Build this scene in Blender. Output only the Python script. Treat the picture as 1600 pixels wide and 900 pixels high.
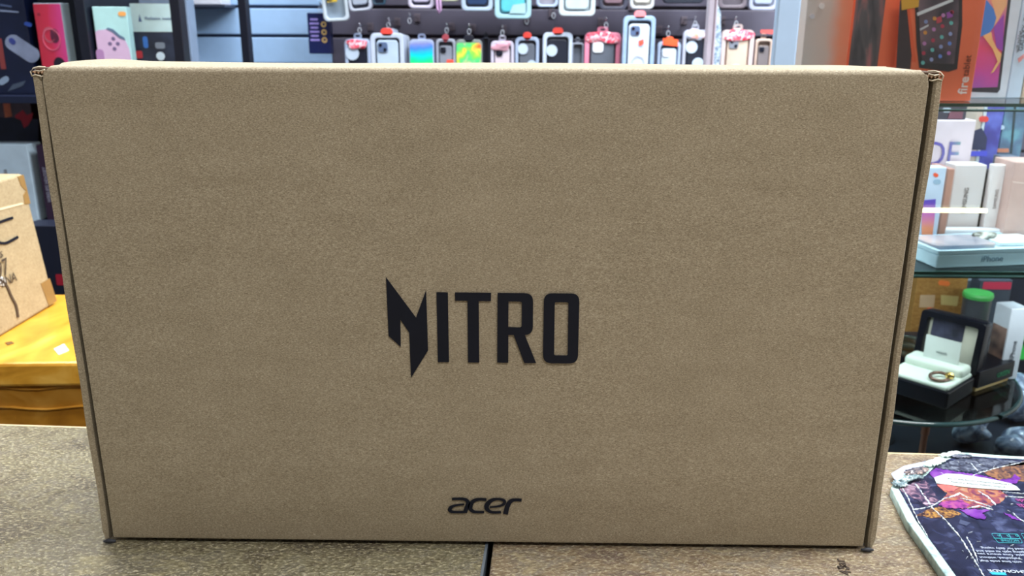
import bpy, bmesh, math, random
import numpy as np
from mathutils import Vector, Matrix
random.seed(7)
PI = math.pi
scene = bpy.context.scene
for o in list(bpy.data.objects): bpy.data.objects.remove(o)
COL = scene.collection

# ------------------------------------------------------------------ camera
YAW, PITCH, ROLL = -0.012998, 0.29573, 0.004127
CAM = np.array([0.022094, -0.478399, 0.321457]); FPX = 1330.0
_fw = np.array([math.sin(YAW)*math.cos(PITCH), math.cos(YAW)*math.cos(PITCH), -math.sin(PITCH)])
_r = np.array([math.cos(YAW), -math.sin(YAW), 0.0]); _u = np.cross(_r, _fw)
_r2 = _r*math.cos(ROLL)+_u*math.sin(ROLL); _u2 = np.cross(_r2, _fw)
def _ray(px, py): return _fw + _r2*((px-800)/FPX) + _u2*(-(py-450)/FPX)
def PY(px, py, Y):                       # point on the upright plane y = Y
    d = _ray(px, py); return Vector(CAM + d*((Y-CAM[1])/d[1]))
def PZ(px, py, Z):                       # point on the level plane z = Z
    d = _ray(px, py); return Vector(CAM + d*((Z-CAM[2])/d[2]))
cd = bpy.data.cameras.new('camera'); cam = bpy.data.objects.new('camera', cd); COL.objects.link(cam)
m = Matrix.Identity(4)
for i in range(3):
    m[i][0] = _r2[i]; m[i][1] = _u2[i]; m[i][2] = -_fw[i]; m[i][3] = CAM[i]
cam.matrix_world = m
cd.sensor_width = 36; cd.lens = FPX*36/1600; cd.clip_start = 0.02; cd.clip_end = 30
cd.dof.use_dof = True; cd.dof.focus_distance = 0.485; cd.dof.aperture_fstop = 17
scene.camera = cam

# ------------------------------------------------------------------ world, lights, exposure
w = bpy.data.worlds.new('world'); scene.world = w; w.use_nodes = True
w.node_tree.nodes['Background'].inputs[0].default_value = (0.75, 0.85, 1, 1)
w.node_tree.nodes['Background'].inputs[1].default_value = 0.25
scene.view_settings.view_transform = 'Standard'; scene.view_settings.look = 'None'
scene.view_settings.gamma = 1; scene.view_settings.use_curve_mapping = False
scene.view_settings.exposure = 0.0
def area(loc, target, sx, sy, power, col):
    l = bpy.data.lights.new('area', 'AREA'); l.shape = 'RECTANGLE'; l.size = sx; l.size_y = sy; l.energy = power; l.color = col
    o = bpy.data.objects.new('ceiling_lamp_light', l); COL.objects.link(o); o.location = loc
    d = Vector(target)-Vector(loc); o.rotation_euler = d.to_track_quat('-Z', 'Y').to_euler(); return o
LAMPS = [((-0.75, 1.0), 1.3, 0.3, 60, (0.98, 0.985, 0.97)),
         ((0.75, 0.95), 1.2, 0.3, 44, (0.97, 0.98, 1.0)),
         ((0.45, -1.05), 1.3, 0.3, 30, (1.0, 0.975, 0.94)),
         ((0.95, 0.10), 0.9, 0.3, 58, (0.95, 0.98, 1.0))]  # last lamp is added to brighten the fronts in the glass cabinet
CEIL = 1.75; FLOOR = -0.95
for (x, y), sx, sy, p, c in LAMPS: area((x, y, CEIL-0.045), (x, y, 0), sx, sy, p, c)

# ------------------------------------------------------------------ materials
def lin(c):
    def f(v):
        v /= 255.0
        return v/12.92 if v <= .04045 else ((v+.055)/1.055)**2.4
    return (f(c[0]), f(c[1]), f(c[2]), 1)
_M = {}
def nt(name):
    m = bpy.data.materials.new(name); m.use_nodes = True; t = m.node_tree
    return m, t, t.nodes['Principled BSDF']
def M(col, rough=.5, metal=0, var=.06, scale=40, coat=0, trans=0, emis=0, spec=.5, alpha=1):
    key = (col, rough, metal, var, scale, coat, trans, emis, spec, alpha)
    if key in _M: return _M[key]
    m, t, b = nt('surface_%d_%d_%d' % tuple(int(v) for v in col[:3]))
    n = t.nodes.new('ShaderNodeTexNoise'); n.inputs['Scale'].default_value = scale; n.inputs['Detail'].default_value = 3
    tc = t.nodes.new('ShaderNodeTexCoord'); t.links.new(tc.outputs['Object'], n.inputs['Vector'])
    r = t.nodes.new('ShaderNodeValToRGB'); c = lin(col)
    r.color_ramp.elements[0].position = .3; r.color_ramp.elements[1].position = .7
    r.color_ramp.elements[0].color = tuple(v*(1-var) for v in c[:3])+(1,)
    r.color_ramp.elements[1].color = tuple(min(1, v*(1+var)) for v in c[:3])+(1,)
    t.links.new(n.outputs['Fac'], r.inputs['Fac']); t.links.new(r.outputs['Color'], b.inputs['Base Color'])
    b.inputs['Roughness'].default_value = rough; b.inputs['Metallic'].default_value = metal
    b.inputs['Coat Weight'].default_value = coat; b.inputs['Transmission Weight'].default_value = trans
    b.inputs['Specular IOR Level'].default_value = spec; b.inputs['Alpha'].default_value = alpha
    if emis:
        b.inputs['Emission Strength'].default_value = emis; b.inputs['Emission Color'].default_value = c
    _M[key] = m; return m
def glass(col=(246, 251, 251), refl=.08):
    m, t, b = nt('clear_glass'); t.nodes.remove(b)
    tr = t.nodes.new('ShaderNodeBsdfTransparent'); tr.inputs[0].default_value = lin(col)
    gl = t.nodes.new('ShaderNodeBsdfGlossy'); gl.inputs['Roughness'].default_value = .02
    mx = t.nodes.new('ShaderNodeMixShader'); fr = t.nodes.new('ShaderNodeFresnel'); fr.inputs[0].default_value = 1.45
    t.links.new(fr.outputs[0], mx.inputs[0]); t.links.new(tr.outputs[0], mx.inputs[1]); t.links.new(gl.outputs[0], mx.inputs[2])
    t.links.new(mx.outputs[0], t.nodes['Material Output'].inputs[0]); return m
GLASS = glass()
def ramp_mat(name, stops, scale=8, rough=.3, detail=2, stretch=(1, 1, 1), metal=0, dist=0):
    m, t, b = nt(name)
    tc = t.nodes.new('ShaderNodeTexCoord'); mp = t.nodes.new('ShaderNodeMapping'); mp.inputs['Scale'].default_value = stretch
    n = t.nodes.new('ShaderNodeTexNoise'); n.inputs['Scale'].default_value = scale; n.inputs['Detail'].default_value = detail
    n.inputs['Distortion'].default_value = dist
    t.links.new(tc.outputs['Object'], mp.inputs[0]); t.links.new(mp.outputs[0], n.inputs['Vector'])
    r = t.nodes.new('ShaderNodeValToRGB'); e = r.color_ramp.elements
    while len(e) < len(stops): e.new(.5)
    for i, (p, c) in enumerate(stops): e[i].position = p; e[i].color = lin(c)
    t.links.new(n.outputs['Fac'], r.inputs['Fac']); t.links.new(r.outputs['Color'], b.inputs['Base Color'])
    b.inputs['Roughness'].default_value = rough; b.inputs['Metallic'].default_value = metal; return m
def grad_mat(name, stops, axis='Z', lo=0, hi=1, rough=.35):      # colour blend along one axis of the thing itself
    m, t, b = nt(name)
    tc = t.nodes.new('ShaderNodeTexCoord'); s = t.nodes.new('ShaderNodeSeparateXYZ'); t.links.new(tc.outputs['Object'], s.inputs[0])
    mr = t.nodes.new('ShaderNodeMapRange'); mr.inputs['From Min'].default_value = lo; mr.inputs['From Max'].default_value = hi
    n = t.nodes.new('ShaderNodeTexNoise'); n.inputs['Scale'].default_value = 25; t.links.new(tc.outputs['Object'], n.inputs['Vector'])
    ad = t.nodes.new('ShaderNodeMath'); ad.operation = 'MULTIPLY_ADD'; ad.inputs[1].default_value = .35; ad.inputs[2].default_value = -.17
    t.links.new(n.outputs['Fac'], ad.inputs[0]); a2 = t.nodes.new('ShaderNodeMath'); a2.operation = 'ADD'
    t.links.new(s.outputs[axis], mr.inputs['Value']); t.links.new(mr.outputs[0], a2.inputs[0]); t.links.new(ad.outputs[0], a2.inputs[1])
    r = t.nodes.new('ShaderNodeValToRGB'); e = r.color_ramp.elements
    while len(e) < len(stops): e.new(.5)
    for i, (p, c) in enumerate(stops): e[i].position = p; e[i].color = lin(c)
    t.links.new(a2.outputs[0], r.inputs['Fac']); t.links.new(r.outputs['Color'], b.inputs['Base Color'])
    b.inputs['Roughness'].default_value = rough; return m

def kraft(name, base, dark, light, fine=900, bump=.15):
    m, t, b = nt(name); L = t.links.new
    tc = t.nodes.new('ShaderNodeTexCoord')
    mp = t.nodes.new('ShaderNodeMapping'); mp.inputs['Scale'].default_value = (.55, 1, 1.25); mp.inputs['Rotation'].default_value = (0, .12, 0)
    L(tc.outputs['Object'], mp.inputs[0])
    n1 = t.nodes.new('ShaderNodeTexNoise'); n1.inputs['Scale'].default_value = fine; n1.inputs['Detail'].default_value = 4; n1.inputs['Roughness'].default_value = .75
    n1.inputs['Distortion'].default_value = .8
    L(mp.outputs[0], n1.inputs['Vector'])
    r = t.nodes.new('ShaderNodeValToRGB'); e = r.color_ramp.elements
    e[0].position = .34; e[0].color = lin(dark); e[1].position = .5; e[1].color = lin(base)
    x = e.new(.68); x.color = lin(light)
    L(n1.outputs['Fac'], r.inputs['Fac'])
    n2 = t.nodes.new('ShaderNodeTexNoise'); n2.inputs['Scale'].default_value = 45; n2.inputs['Detail'].default_value = 6; n2.inputs['Roughness'].default_value = .6
    L(mp.outputs[0], n2.inputs['Vector'])
    r2 = t.nodes.new('ShaderNodeValToRGB'); r2.color_ramp.elements[0].position = .3; r2.color_ramp.elements[0].color = (.86, .85, .83, 1)
    r2.color_ramp.elements[1].position = .7; r2.color_ramp.elements[1].color = (1.0, 1.0, 1.0, 1)
    L(n2.outputs['Fac'], r2.inputs['Fac'])
    mx = t.nodes.new('ShaderNodeMix'); mx.data_type = 'RGBA'; mx.blend_type = 'MULTIPLY'; mx.inputs[0].default_value = 1
    L(r.outputs['Color'], mx.inputs[6]); L(r2.outputs['Color'], mx.inputs[7]); L(mx.outputs[2], b.inputs['Base Color'])
    bp = t.nodes.new('ShaderNodeBump'); bp.inputs['Strength'].default_value = bump; bp.inputs['Distance'].default_value = .0004
    L(n1.outputs['Fac'], bp.inputs['Height']); L(bp.outputs[0], b.inputs['Normal'])
    b.inputs['Roughness'].default_value = .78; b.inputs['Specular IOR Level'].default_value = .3
    return m
KRAFT = kraft('kraft_cardboard', (157, 146, 125), (124, 113, 94), (198, 188, 166), 1600)
KRAFT_IN = kraft('kraft_liner_edge', (206, 198, 178), (160, 142, 115), (228, 220, 202))
INK = M((8, 14, 30), .6, var=.1, spec=.3)
DARKHOLE = M((30, 22, 18), .9)
def counter_mat(name, warm=0, rot=.5):
    m, t, b = nt(name); L = t.links.new
    tc = t.nodes.new('ShaderNodeTexCoord')
    mp = t.nodes.new('ShaderNodeMapping'); mp.inputs['Scale'].default_value = (1, 1.6, 1); mp.inputs['Rotation'].default_value = (0, 0, rot)
    L(tc.outputs['Object'], mp.inputs[0])
    n = t.nodes.new('ShaderNodeTexNoise'); n.inputs['Scale'].default_value = 17; n.inputs['Detail'].default_value = 9; n.inputs['Roughness'].default_value = .68; n.inputs['Distortion'].default_value = .5
    L(mp.outputs[0], n.inputs['Vector'])
    r = t.nodes.new('ShaderNodeValToRGB'); e = r.color_ramp.elements
    st = [(.32, (74, 66, 54)), (.43, (100, 92, 72)), (.50, (120, 113, 88)), (.58, (108, 102, 86)), (.68, (142, 133, 100))]
    if warm: st = [(.34, (92, 76, 66)), (.44, (120, 103, 86)), (.50, (138, 120, 94)), (.57, (126, 114, 98)), (.68, (166, 150, 112))]
    while len(e) < 5: e.new(.5)
    for i, (p, c) in enumerate(st): e[i].position = p; e[i].color = lin(c)
    L(n.outputs['Fac'], r.inputs['Fac'])
    mp2 = t.nodes.new('ShaderNodeMapping'); mp2.inputs['Scale'].default_value = (1, 1.7, 1); mp2.inputs['Rotation'].default_value = (0, 0, rot)
    L(tc.outputs['Object'], mp2.inputs[0])
    f = t.nodes.new('ShaderNodeTexNoise'); f.inputs['Scale'].default_value = 330; f.inputs['Detail'].default_value = 5; f.inputs['Roughness'].default_value = .6
    L(mp2.outputs[0], f.inputs['Vector'])
    rf = t.nodes.new('ShaderNodeValToRGB'); rf.color_ramp.elements[0].position = .52; rf.color_ramp.elements[0].color = (0, 0, 0, 1)
    rf.color_ramp.elements[1].position = .62; rf.color_ramp.elements[1].color = (.45, .45, .45, 1)
    L(f.outputs['Fac'], rf.inputs['Fac'])
    mx = t.nodes.new('ShaderNodeMix'); mx.data_type = 'RGBA'; L(rf.outputs['Color'], mx.inputs[0]); L(r.outputs['Color'], mx.inputs[6]); mx.inputs[7].default_value = lin((206, 196, 160))
    rd = t.nodes.new('ShaderNodeValToRGB'); rd.color_ramp.elements[0].position = .30; rd.color_ramp.elements[0].color = (.75, .72, .68, 1)
    rd.color_ramp.elements[1].position = .46; rd.color_ramp.elements[1].color = (1, 1, 1, 1); L(f.outputs['Fac'], rd.inputs['Fac'])
    m2 = t.nodes.new('ShaderNodeMix'); m2.data_type = 'RGBA'; m2.blend_type = 'MULTIPLY'; m2.inputs[0].default_value = 1
    L(mx.outputs[2], m2.inputs[6]); L(rd.outputs['Color'], m2.inputs[7]); L(m2.outputs[2], b.inputs['Base Color'])
    bp = t.nodes.new('ShaderNodeBump'); bp.inputs['Strength'].default_value = .8; bp.inputs['Distance'].default_value = .0018
    g = t.nodes.new('ShaderNodeTexNoise'); g.inputs['Scale'].default_value = 95; g.inputs['Detail'].default_value = 4; g.inputs['Roughness'].default_value = .65; g.inputs['Distortion'].default_value = .6
    L(mp2.outputs[0], g.inputs['Vector'])
    bp0 = t.nodes.new('ShaderNodeBump'); bp0.inputs['Strength'].default_value = 1; bp0.inputs['Distance'].default_value = .0040
    L(g.outputs['Fac'], bp0.inputs['Height']); L(bp0.outputs[0], bp.inputs['Normal'])
    L(f.outputs['Fac'], bp.inputs['Height']); L(bp.outputs[0], b.inputs['Normal'])
    b.inputs['Roughness'].default_value = .19; b.inputs['Specular IOR Level'].default_value = .8
    return m

# ------------------------------------------------------------------ builders
def link(name, me, mat, parent=None):
    o = bpy.data.objects.new(name, me); COL.objects.link(o)
    if mat: me.materials.append(mat)
    if parent: o.parent = parent
    return o
def tag(o, label, cat, group=None, kind=None):
    o['label'] = label; o['category'] = cat
    if group: o['group'] = group
    if kind: o['kind'] = kind
    return o
def empty(name, loc=(0, 0, 0), rz=0):
    o = bpy.data.objects.new(name, None); COL.objects.link(o); o.location = loc; o.rotation_euler = (0, 0, rz); o.empty_display_size = .02
    return o
def mesh_of(bm, name='mesh', smooth=False):
    bmesh.ops.recalc_face_normals(bm, faces=bm.faces)
    me = bpy.data.meshes.new(name); bm.to_mesh(me); bm.free()
    if smooth:
        for p in me.polygons: p.use_smooth = True
    return me
def add_box(bm, x0, x1, y0, y1, z0, z1, bev=0, seg=2):
    b = bmesh.new(); bmesh.ops.create_cube(b, size=1)
    for v in b.verts: v.co = Vector(((x0+x1)/2+v.co.x*(x1-x0), (y0+y1)/2+v.co.y*(y1-y0), (z0+z1)/2+v.co.z*(z1-z0)))
    if bev: bmesh.ops.bevel(b, geom=b.edges[:], offset=bev, segments=seg, profile=.5, affect='EDGES')
    t = bpy.data.meshes.new('t'); b.to_mesh(t); b.free(); bm.from_mesh(t); bpy.data.meshes.remove(t)
def box(name, parent, x0, x1, y0, y1, z0, z1, mat, bev=0, seg=2):
    bm = bmesh.new(); add_box(bm, x0, x1, y0, y1, z0, z1, bev, seg); return link(name, mesh_of(bm), mat, parent)
def hexa(name, pts, mat, parent=None, bev=0, cuts=0):      # 8 corners: bottom four then top four
    bm = bmesh.new(); v = [bm.verts.new(p) for p in pts]
    for f in ((3, 2, 1, 0), (4, 5, 6, 7), (0, 1, 5, 4), (1, 2, 6, 5), (2, 3, 7, 6), (3, 0, 4, 7)): bm.faces.new([v[i] for i in f])
    if bev: bmesh.ops.bevel(bm, geom=bm.edges[:], offset=bev, segments=2, profile=.5, affect='EDGES')
    if cuts: bmesh.ops.subdivide_edges(bm, edges=bm.edges[:], cuts=cuts, use_grid_fill=True)
    return link(name, mesh_of(bm), mat, parent)
def rr(w, h, r, cx=0, cz=0, n=5):
    r = min(r, w/2-1e-5, h/2-1e-5); P = []
    for sx, sz, a0 in ((1, 1, 0), (-1, 1, 90), (-1, -1, 180), (1, -1, 270)):
        for i in range(n+1):
            a = math.radians(a0+90*i/n); P.append((cx+sx*(w/2-r)+r*math.cos(a), cz+sz*(h/2-r)+r*math.sin(a)))
    return P
def circ(r, cx=0, cz=0, n=24): return [(cx+r*math.cos(2*PI*i/n), cz+r*math.sin(2*PI*i/n)) for i in range(n)]
def rounded(pts):                         # pts: (x, y, radius) corners -> loop with arcs
    out = []; n = len(pts)
    for i, (x, y, r) in enumerate(pts):
        if r <= 0: out.append((x, y)); continue
        p = Vector((x, y)); a = Vector(pts[i-1][:2]); b = Vector(pts[(i+1) % n][:2])
        d1 = (a-p).normalized(); d2 = (b-p).normalized(); s = p+d1*r; e = p+d2*r
        for k in range(7):
            t = k/6; q = s*(1-t)**2+p*2*t*(1-t)+e*t*t; out.append((q.x, q.y))
    return out
def flat_mesh(loops, thick, bev=0):
    cu = bpy.data.curves.new('c', 'CURVE'); cu.dimensions = '2D'; cu.fill_mode = 'BOTH'; cu.extrude = max(thick/2-bev, 1e-6); cu.bevel_depth = bev; cu.bevel_resolution = 1; cu.offset = -bev
    for lp in loops:
        s = cu.splines.new('POLY'); s.points.add(len(lp)-1)
        for i, p in enumerate(lp): s.points[i].co = (p[0], p[1], 0, 1)
        s.use_cyclic_u = True
    o = bpy.data.objects.new('c', cu); COL.objects.link(o)
    dg = bpy.context.evaluated_depsgraph_get(); me = bpy.data.meshes.new_from_object(o.evaluated_get(dg))
    bpy.data.objects.remove(o); bpy.data.curves.remove(cu); me.materials.clear()
    return me
def plate(name, parent, loops, thick, mat, y=0, bev=0, up=True):    # upright plate: front face at y - thick/2 ; up=False lays it level (y is then z)
    me = flat_mesh(loops, thick, bev)
    for v in me.vertices:
        x, yy, z = v.co; v.co = (x, y-z, yy) if up else (x, yy, y+z)
    me.update(); return link(name, me, mat, parent)
def text(name, parent, body, size, loc, mat, rot=(PI/2, 0, 0), align='CENTER', sx=1, shear=0, bold=0, thick=.0002):
    cu = bpy.data.curves.new('t', 'FONT'); cu.body = body; cu.size = size; cu.align_x = align; cu.extrude = thick; cu.shear = shear; cu.offset = bold; cu.resolution_u = 3
    o = bpy.data.objects.new('t', cu); COL.objects.link(o)
    dg = bpy.context.evaluated_depsgraph_get(); me = bpy.data.meshes.new_from_object(o.evaluated_get(dg)); bpy.data.objects.remove(o); bpy.data.curves.remove(cu)
    me.materials.clear(); q = link(name, me, mat, parent); q.location = loc; q.rotation_euler = rot; q.scale = (sx, 1, 1); return q
def tube_mesh(pts, r, n=10, closed=False, taper=None):
    bm = bmesh.new(); pts = [Vector(p) for p in pts]; N = len(pts); rings = []
    for i, p in enumerate(pts):
        a = pts[(i-1) % N] if closed or i > 0 else p; b = pts[(i+1) % N] if closed or i < N-1 else p
        d = (b-a).normalized(); up = Vector((0, 0, 1)) if abs(d.z) < .9 else Vector((1, 0, 0))
        u = d.cross(up).normalized(); v = d.cross(u).normalized(); rad = taper[i] if taper else r
        rings.append([bm.verts.new(p+(u*math.cos(2*PI*k/n)+v*math.sin(2*PI*k/n))*rad) for k in range(n)])
    for i in range(N if closed else N-1):
        A, B = rings[i], rings[(i+1) % N]
        for k in range(n): bm.faces.new((A[k], A[(k+1) % n], B[(k+1) % n], B[k]))
    if not closed: bm.faces.new(rings[0][::-1]); bm.faces.new(rings[-1])
    return mesh_of(bm, smooth=True)
def lathe(name, parent, prof, mat, n=40, loc=(0, 0, 0)):
    bm = bmesh.new(); rings = []
    for r, z in prof: rings.append([bm.verts.new((max(r, 1e-4)*math.cos(2*PI*k/n), max(r, 1e-4)*math.sin(2*PI*k/n), z)) for k in range(n)])
    for A, B in zip(rings, rings[1:]):
        for k in range(n): bm.faces.new((A[k], A[(k+1) % n], B[(k+1) % n], B[k]))
    bm.faces.new(rings[0][::-1]); bm.faces.new(rings[-1])
    o = link(name, mesh_of(bm, smooth=False), mat, parent); o.location = loc; return o
def rect(pxl, pxr, pyt, pyb, Y):                # size and base point of an upright thing whose front stands on y = Y
    a = PY(pxl, (pyt+pyb)/2, Y); b = PY(pxr, (pyt+pyb)/2, Y); mid = (pxl+pxr)/2
    t = PY(mid, pyt, Y); q = PY(mid, pyb, Y)
    return (a.x+b.x)/2, q.z, b.x-a.x, t.z-q.z
def carton(name, label, cat, x, y, z, w, h, t, mat, rz=0, bev=.0012, group=None):     # mesh whose origin is its base centre, front at -t/2
    o = box(name, None, -w/2, w/2, -t/2, t/2, 0, h, mat, bev); o.location = (x, y, z); o.rotation_euler = (0, 0, rz)
    return tag(o, label, cat, group)
def decal(o, name, loops, mat, t, k=1): return plate(name, o, loops, .0006, mat, y=-t/2-.0003*k)

# ------------------------------------------------------------------ the room
def struct(o): o['kind'] = 'structure'; return o
WX0, WX1, WY0, WY1 = -1.9, 1.9, -2.2, 2.05
PLASTER = M((205, 205, 210), .8, scale=6)
struct(box('floor', None, WX0, WX1, WY0, WY1, FLOOR-.05, FLOOR, ramp_mat('floor_tile', [(.3, (110, 105, 98)), (.7, (140, 135, 126))], 3)))
struct(box('ceiling', None, WX0, WX1, WY0, WY1, CEIL, CEIL+.05, PLASTER))
struct(box('wall_back', None, WX0, WX1, WY1, WY1+.05, FLOOR, CEIL, M((150, 160, 180), .8)))
struct(box('wall_front', None, WX0, WX1, WY0-.05, WY0, FLOOR, CEIL, M((150, 135, 115), .8)))
struct(box('wall_left', None, WX0-.05, WX0, WY0, WY1, FLOOR, CEIL, M((120, 130, 150), .8)))
struct(box('wall_right', None, WX1, WX1+.05, WY0, WY1, FLOOR, CEIL, M((190, 185, 180), .8)))
for i, ((x, y), sx, sy, p, c) in enumerate(LAMPS):
    t = empty('ceiling_light', (x, y, CEIL)); tag(t, ['ceiling light panel above the left shelves', 'ceiling light panel above the glass cabinet', 'ceiling light panel above the customer side of the counter', 'added ceiling light panel brightening the front of the glass cabinet'][i], 'ceiling light')
    plate('frame', t, [rr(sx+.06, sy+.06, .01), rr(sx+.004, sy+.004, .005)], .04, M((230, 230, 230), .4), y=-.02, up=False)
    box('housing', t, -sx/2, sx/2, -sy/2, sy/2, -.012, -.0005, M((240, 240, 240), .5))

# slat wall panels on the back wall
SW = 1.9; pitch = .0745
def slat_panel(x0, x1, zref, mat, label, gmat):
    t = empty('slatwall_panel', ((x0+x1)/2, SW, FLOOR)); tag(t, label, 'wall panel')
    hw = (x1-x0)/2
    box('backing', t, -hw, hw, .012, WY1-SW-.001, 0, CEIL-FLOOR-.001, gmat)
    bm = bmesh.new(); z = zref-FLOOR
    while z > pitch: z -= pitch
    while z < CEIL-FLOOR-pitch:
        add_box(bm, -hw, hw, 0, .0118, z+.004, z+pitch-.004, .0025, 2); z += pitch
    link('slats', mesh_of(bm), mat, t)
XS = PY(517, 60, SW).x
zr = PY(400, 56, SW).z
slat_panel(WX0+.02, XS, zr, M((160, 197, 240), .45, var=.03), 'pale blue grey slat wall panel behind the left shelves', M((60, 70, 92), .8))
slat_panel(XS+.001, WX1-.02, zr, M((84, 82, 100), .5, var=.15, scale=9), 'dark mauve slat wall panel behind the hanging phone cases', M((52, 45, 55), .8))

# ------------------------------------------------------------------ the counter
a = PZ(0, 664, 0); b = PZ(1412, 709, 0); dirv = (b-a).normalized()
def back(x): return a.y+(x-a.x)*dirv.y/dirv.x
s0 = PZ(761, 857, 0); s1 = PZ(754, 900, 0); q0 = PZ(769.5, 857, 0); q1 = PZ(764, 900, 0)
def seam(p, q, y): return p.x+(q.x-p.x)*(y-p.y)/(q.y-p.y)
CF = -.42; XL, XR = -1.25, 1.25
def slab(label, poly, mat, edge):
    t = empty('stone_laminate_slab', (0, 0, 0)); tag(t, label, 'counter')
    plate('slab', t, [[(p[0], p[1]) for p in poly]], .03, mat, y=-.015, up=False, bev=.0008)
    plate('edge_band', t, [edge], .029, M((196, 176, 138), .5), y=-.0152, up=False); return t
LP = [(XL, back(XL)), (XL, CF), (seam(s0, s1, CF), CF), (seam(s0, s1, back(0)), back(0))]
RP = [(seam(q0, q1, back(0)), back(0)), (seam(q0, q1, CF), CF), (XR, CF), (XR, back(XR))]
def eb(x0, x1): return [(x0, back(x0)), (x1, back(x1)), (x1, back(x1)+.003), (x0, back(x0)+.003)]
lt = slab('mottled beige laminate counter slab left of the black seam, under most of the big carton', LP, counter_mat('stone_laminate', 0, .5), eb(XL, LP[3][0]))
slab('mottled brown laminate counter slab right of the black seam, under the torn leaflet pack', RP, counter_mat('stone_laminate_warm', 1, -.5), eb(RP[0][0], XR))
xe = LP[2][0]; xe2 = LP[3][0]
plate('metal_edge', lt, [[(xe-.0022, CF), (xe+.0002, CF), (xe2+.0002, back(0)), (xe2-.0012, back(0))]], .0305, M((150, 165, 180), .35, .7), y=-.0149, up=False)
t = empty('wooden_counter', (0, 0, FLOOR)); tag(t, 'brown counter body under the stone patterned top', 'counter')
box('carcass', t, XL+.03, XR-.03, CF+.04, .10, 0, -FLOOR-.0305, M((70, 55, 45), .6))
box('plinth', t, XL+.06, XR-.06, CF+.02, CF+.039, .001, .09, M((30, 26, 24), .6))
# faint upside down print on the counter edge
tx = text('printed_lettering', None, 'Sar', .009, PZ(1318, 874, 0), M((60, 48, 38), .7), rot=(0, 0, PI/2-.1), align='RIGHT'); tx.location.z = .0003
tx2 = text('printed_lettering', tx, '43', .010, (0, 0, 0), M((60, 48, 38), .7), rot=(0, 0, 0)); tx2.location = (-.012, -.001, 0)
tag(tx, 'tiny dark worn lettering on the counter below the right end of the big carton', 'lettering')

# ------------------------------------------------------------------ the big carton
H = .300821; T = .075; W = .5
xl = -W/2+.0077; xr = W/2-.0079
bx = empty('laptop_carton', (0, 0, 0))
tag(bx, 'large brown corrugated carton standing upright on the counter, black angular lettering on its front', 'cardboard box')
# lid shell: front panel, rounded fold, top panel
prof = [(0.0008, .0036), (0, .0055)]
prof += [(0, .06), (0, .12), (0, .18), (0, .24), (0, H-.0085)]
for k in range(0, 7):
    an = PI/2*k/6; prof.append((.0032*(1-math.cos(an)), H-.0032+.0032*math.sin(an)))
prof += [(.012, H), (.025, H), (.04, H), (.055, H), (.07, H), (T, H-.0006)]
NX = 120
def edgex(i, side):
    y, z = prof[i]; base = xl-.0010*max(0, z/H-.35)/.65 if side < 0 else xr
    ins = 0
    if z > H-.0042: ins = .0042*min(1, (z-(H-.0042))/.0035)
    if y > .012: ins = -.001
    return base+(ins if side < 0 else -ins)
def shell(off):
    rows = []
    for i, (y, z) in enumerate(prof):
        row = []; x0 = edgex(i, -1); x1 = edgex(i, 1)
        for k in range(NX+1):
            x = x0+(x1-x0)*k/NX
            dz = 0; dy = 0
            if z > H-.001 and y > .006:
                wgt = min(1, (y-.006)/.03)
                dz += .0012*wgt*math.exp(-((x+.236)/.016)**2)
                dz += .0004*math.sin(x*23+1)*wgt
                dz -= .0010*math.exp(-((x-xr)/.018)**2)
            dy += .0006*math.sin(x*11)*math.sin(z*12) if z < H-.01 else 0
            if off: 
                if z > H-.0033: row.append((x, max(y, .0028)+dy, min(z, H-.0028)+dz-.0002))
                else: row.append((x, .0028+dy, z))
            else: row.append((x, y+dy, z+dz))
        rows.append(row)
    return rows
bm = bmesh.new(); A = [[bm.verts.new(p) for p in r] for r in shell(0)]; B = [[bm.verts.new(p) for p in r] for r in shell(1)]
nR = len(A)
for i in range(nR-1):
    for k in range(NX):
        bm.faces.new((A[i][k], A[i][k+1], A[i+1][k+1], A[i+1][k])); bm.faces.new((B[i][k], B[i+1][k], B[i+1][k+1], B[i][k+1]))
    bm.faces.new((A[i][0], A[i+1][0], B[i+1][0], B[i][0])); bm.faces.new((A[i][NX], B[i][NX], B[i+1][NX], A[i+1][NX]))
for k in range(NX):
    bm.faces.new((A[0][k], B[0][k], B[0][k+1], A[0][k+1])); bm.faces.new((A[-1][k], A[-1][k+1], B[-1][k+1], B[-1][k]))
lid = link('lid_panel', mesh_of(bm, smooth=True), KRAFT, bx)
me = lid.data; me.set_sharp_from_angle(angle=math.radians(40))
box('body', bx, -W/2+.0049, W/2-.0049, .014, T-.003, 0.0, H-.004, M((12, 9, 7), .95))  # near-black colour puts the shade of the side gaps into the body
for s_ in (-1, 1):
    link('edge_highlight', tube_mesh([(edgex(i_, s_), prof[i_][0]+.0002, prof[i_][1]) for i_ in range(0, 9)], .00017, 6), KRAFT_IN, bx)  # pale tube stands for the light caught along the panel edge
box('back_panel', bx, -W/2+.002, W/2-.002, T-.0028, T, 0, H-.001, KRAFT, .0005)
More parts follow.
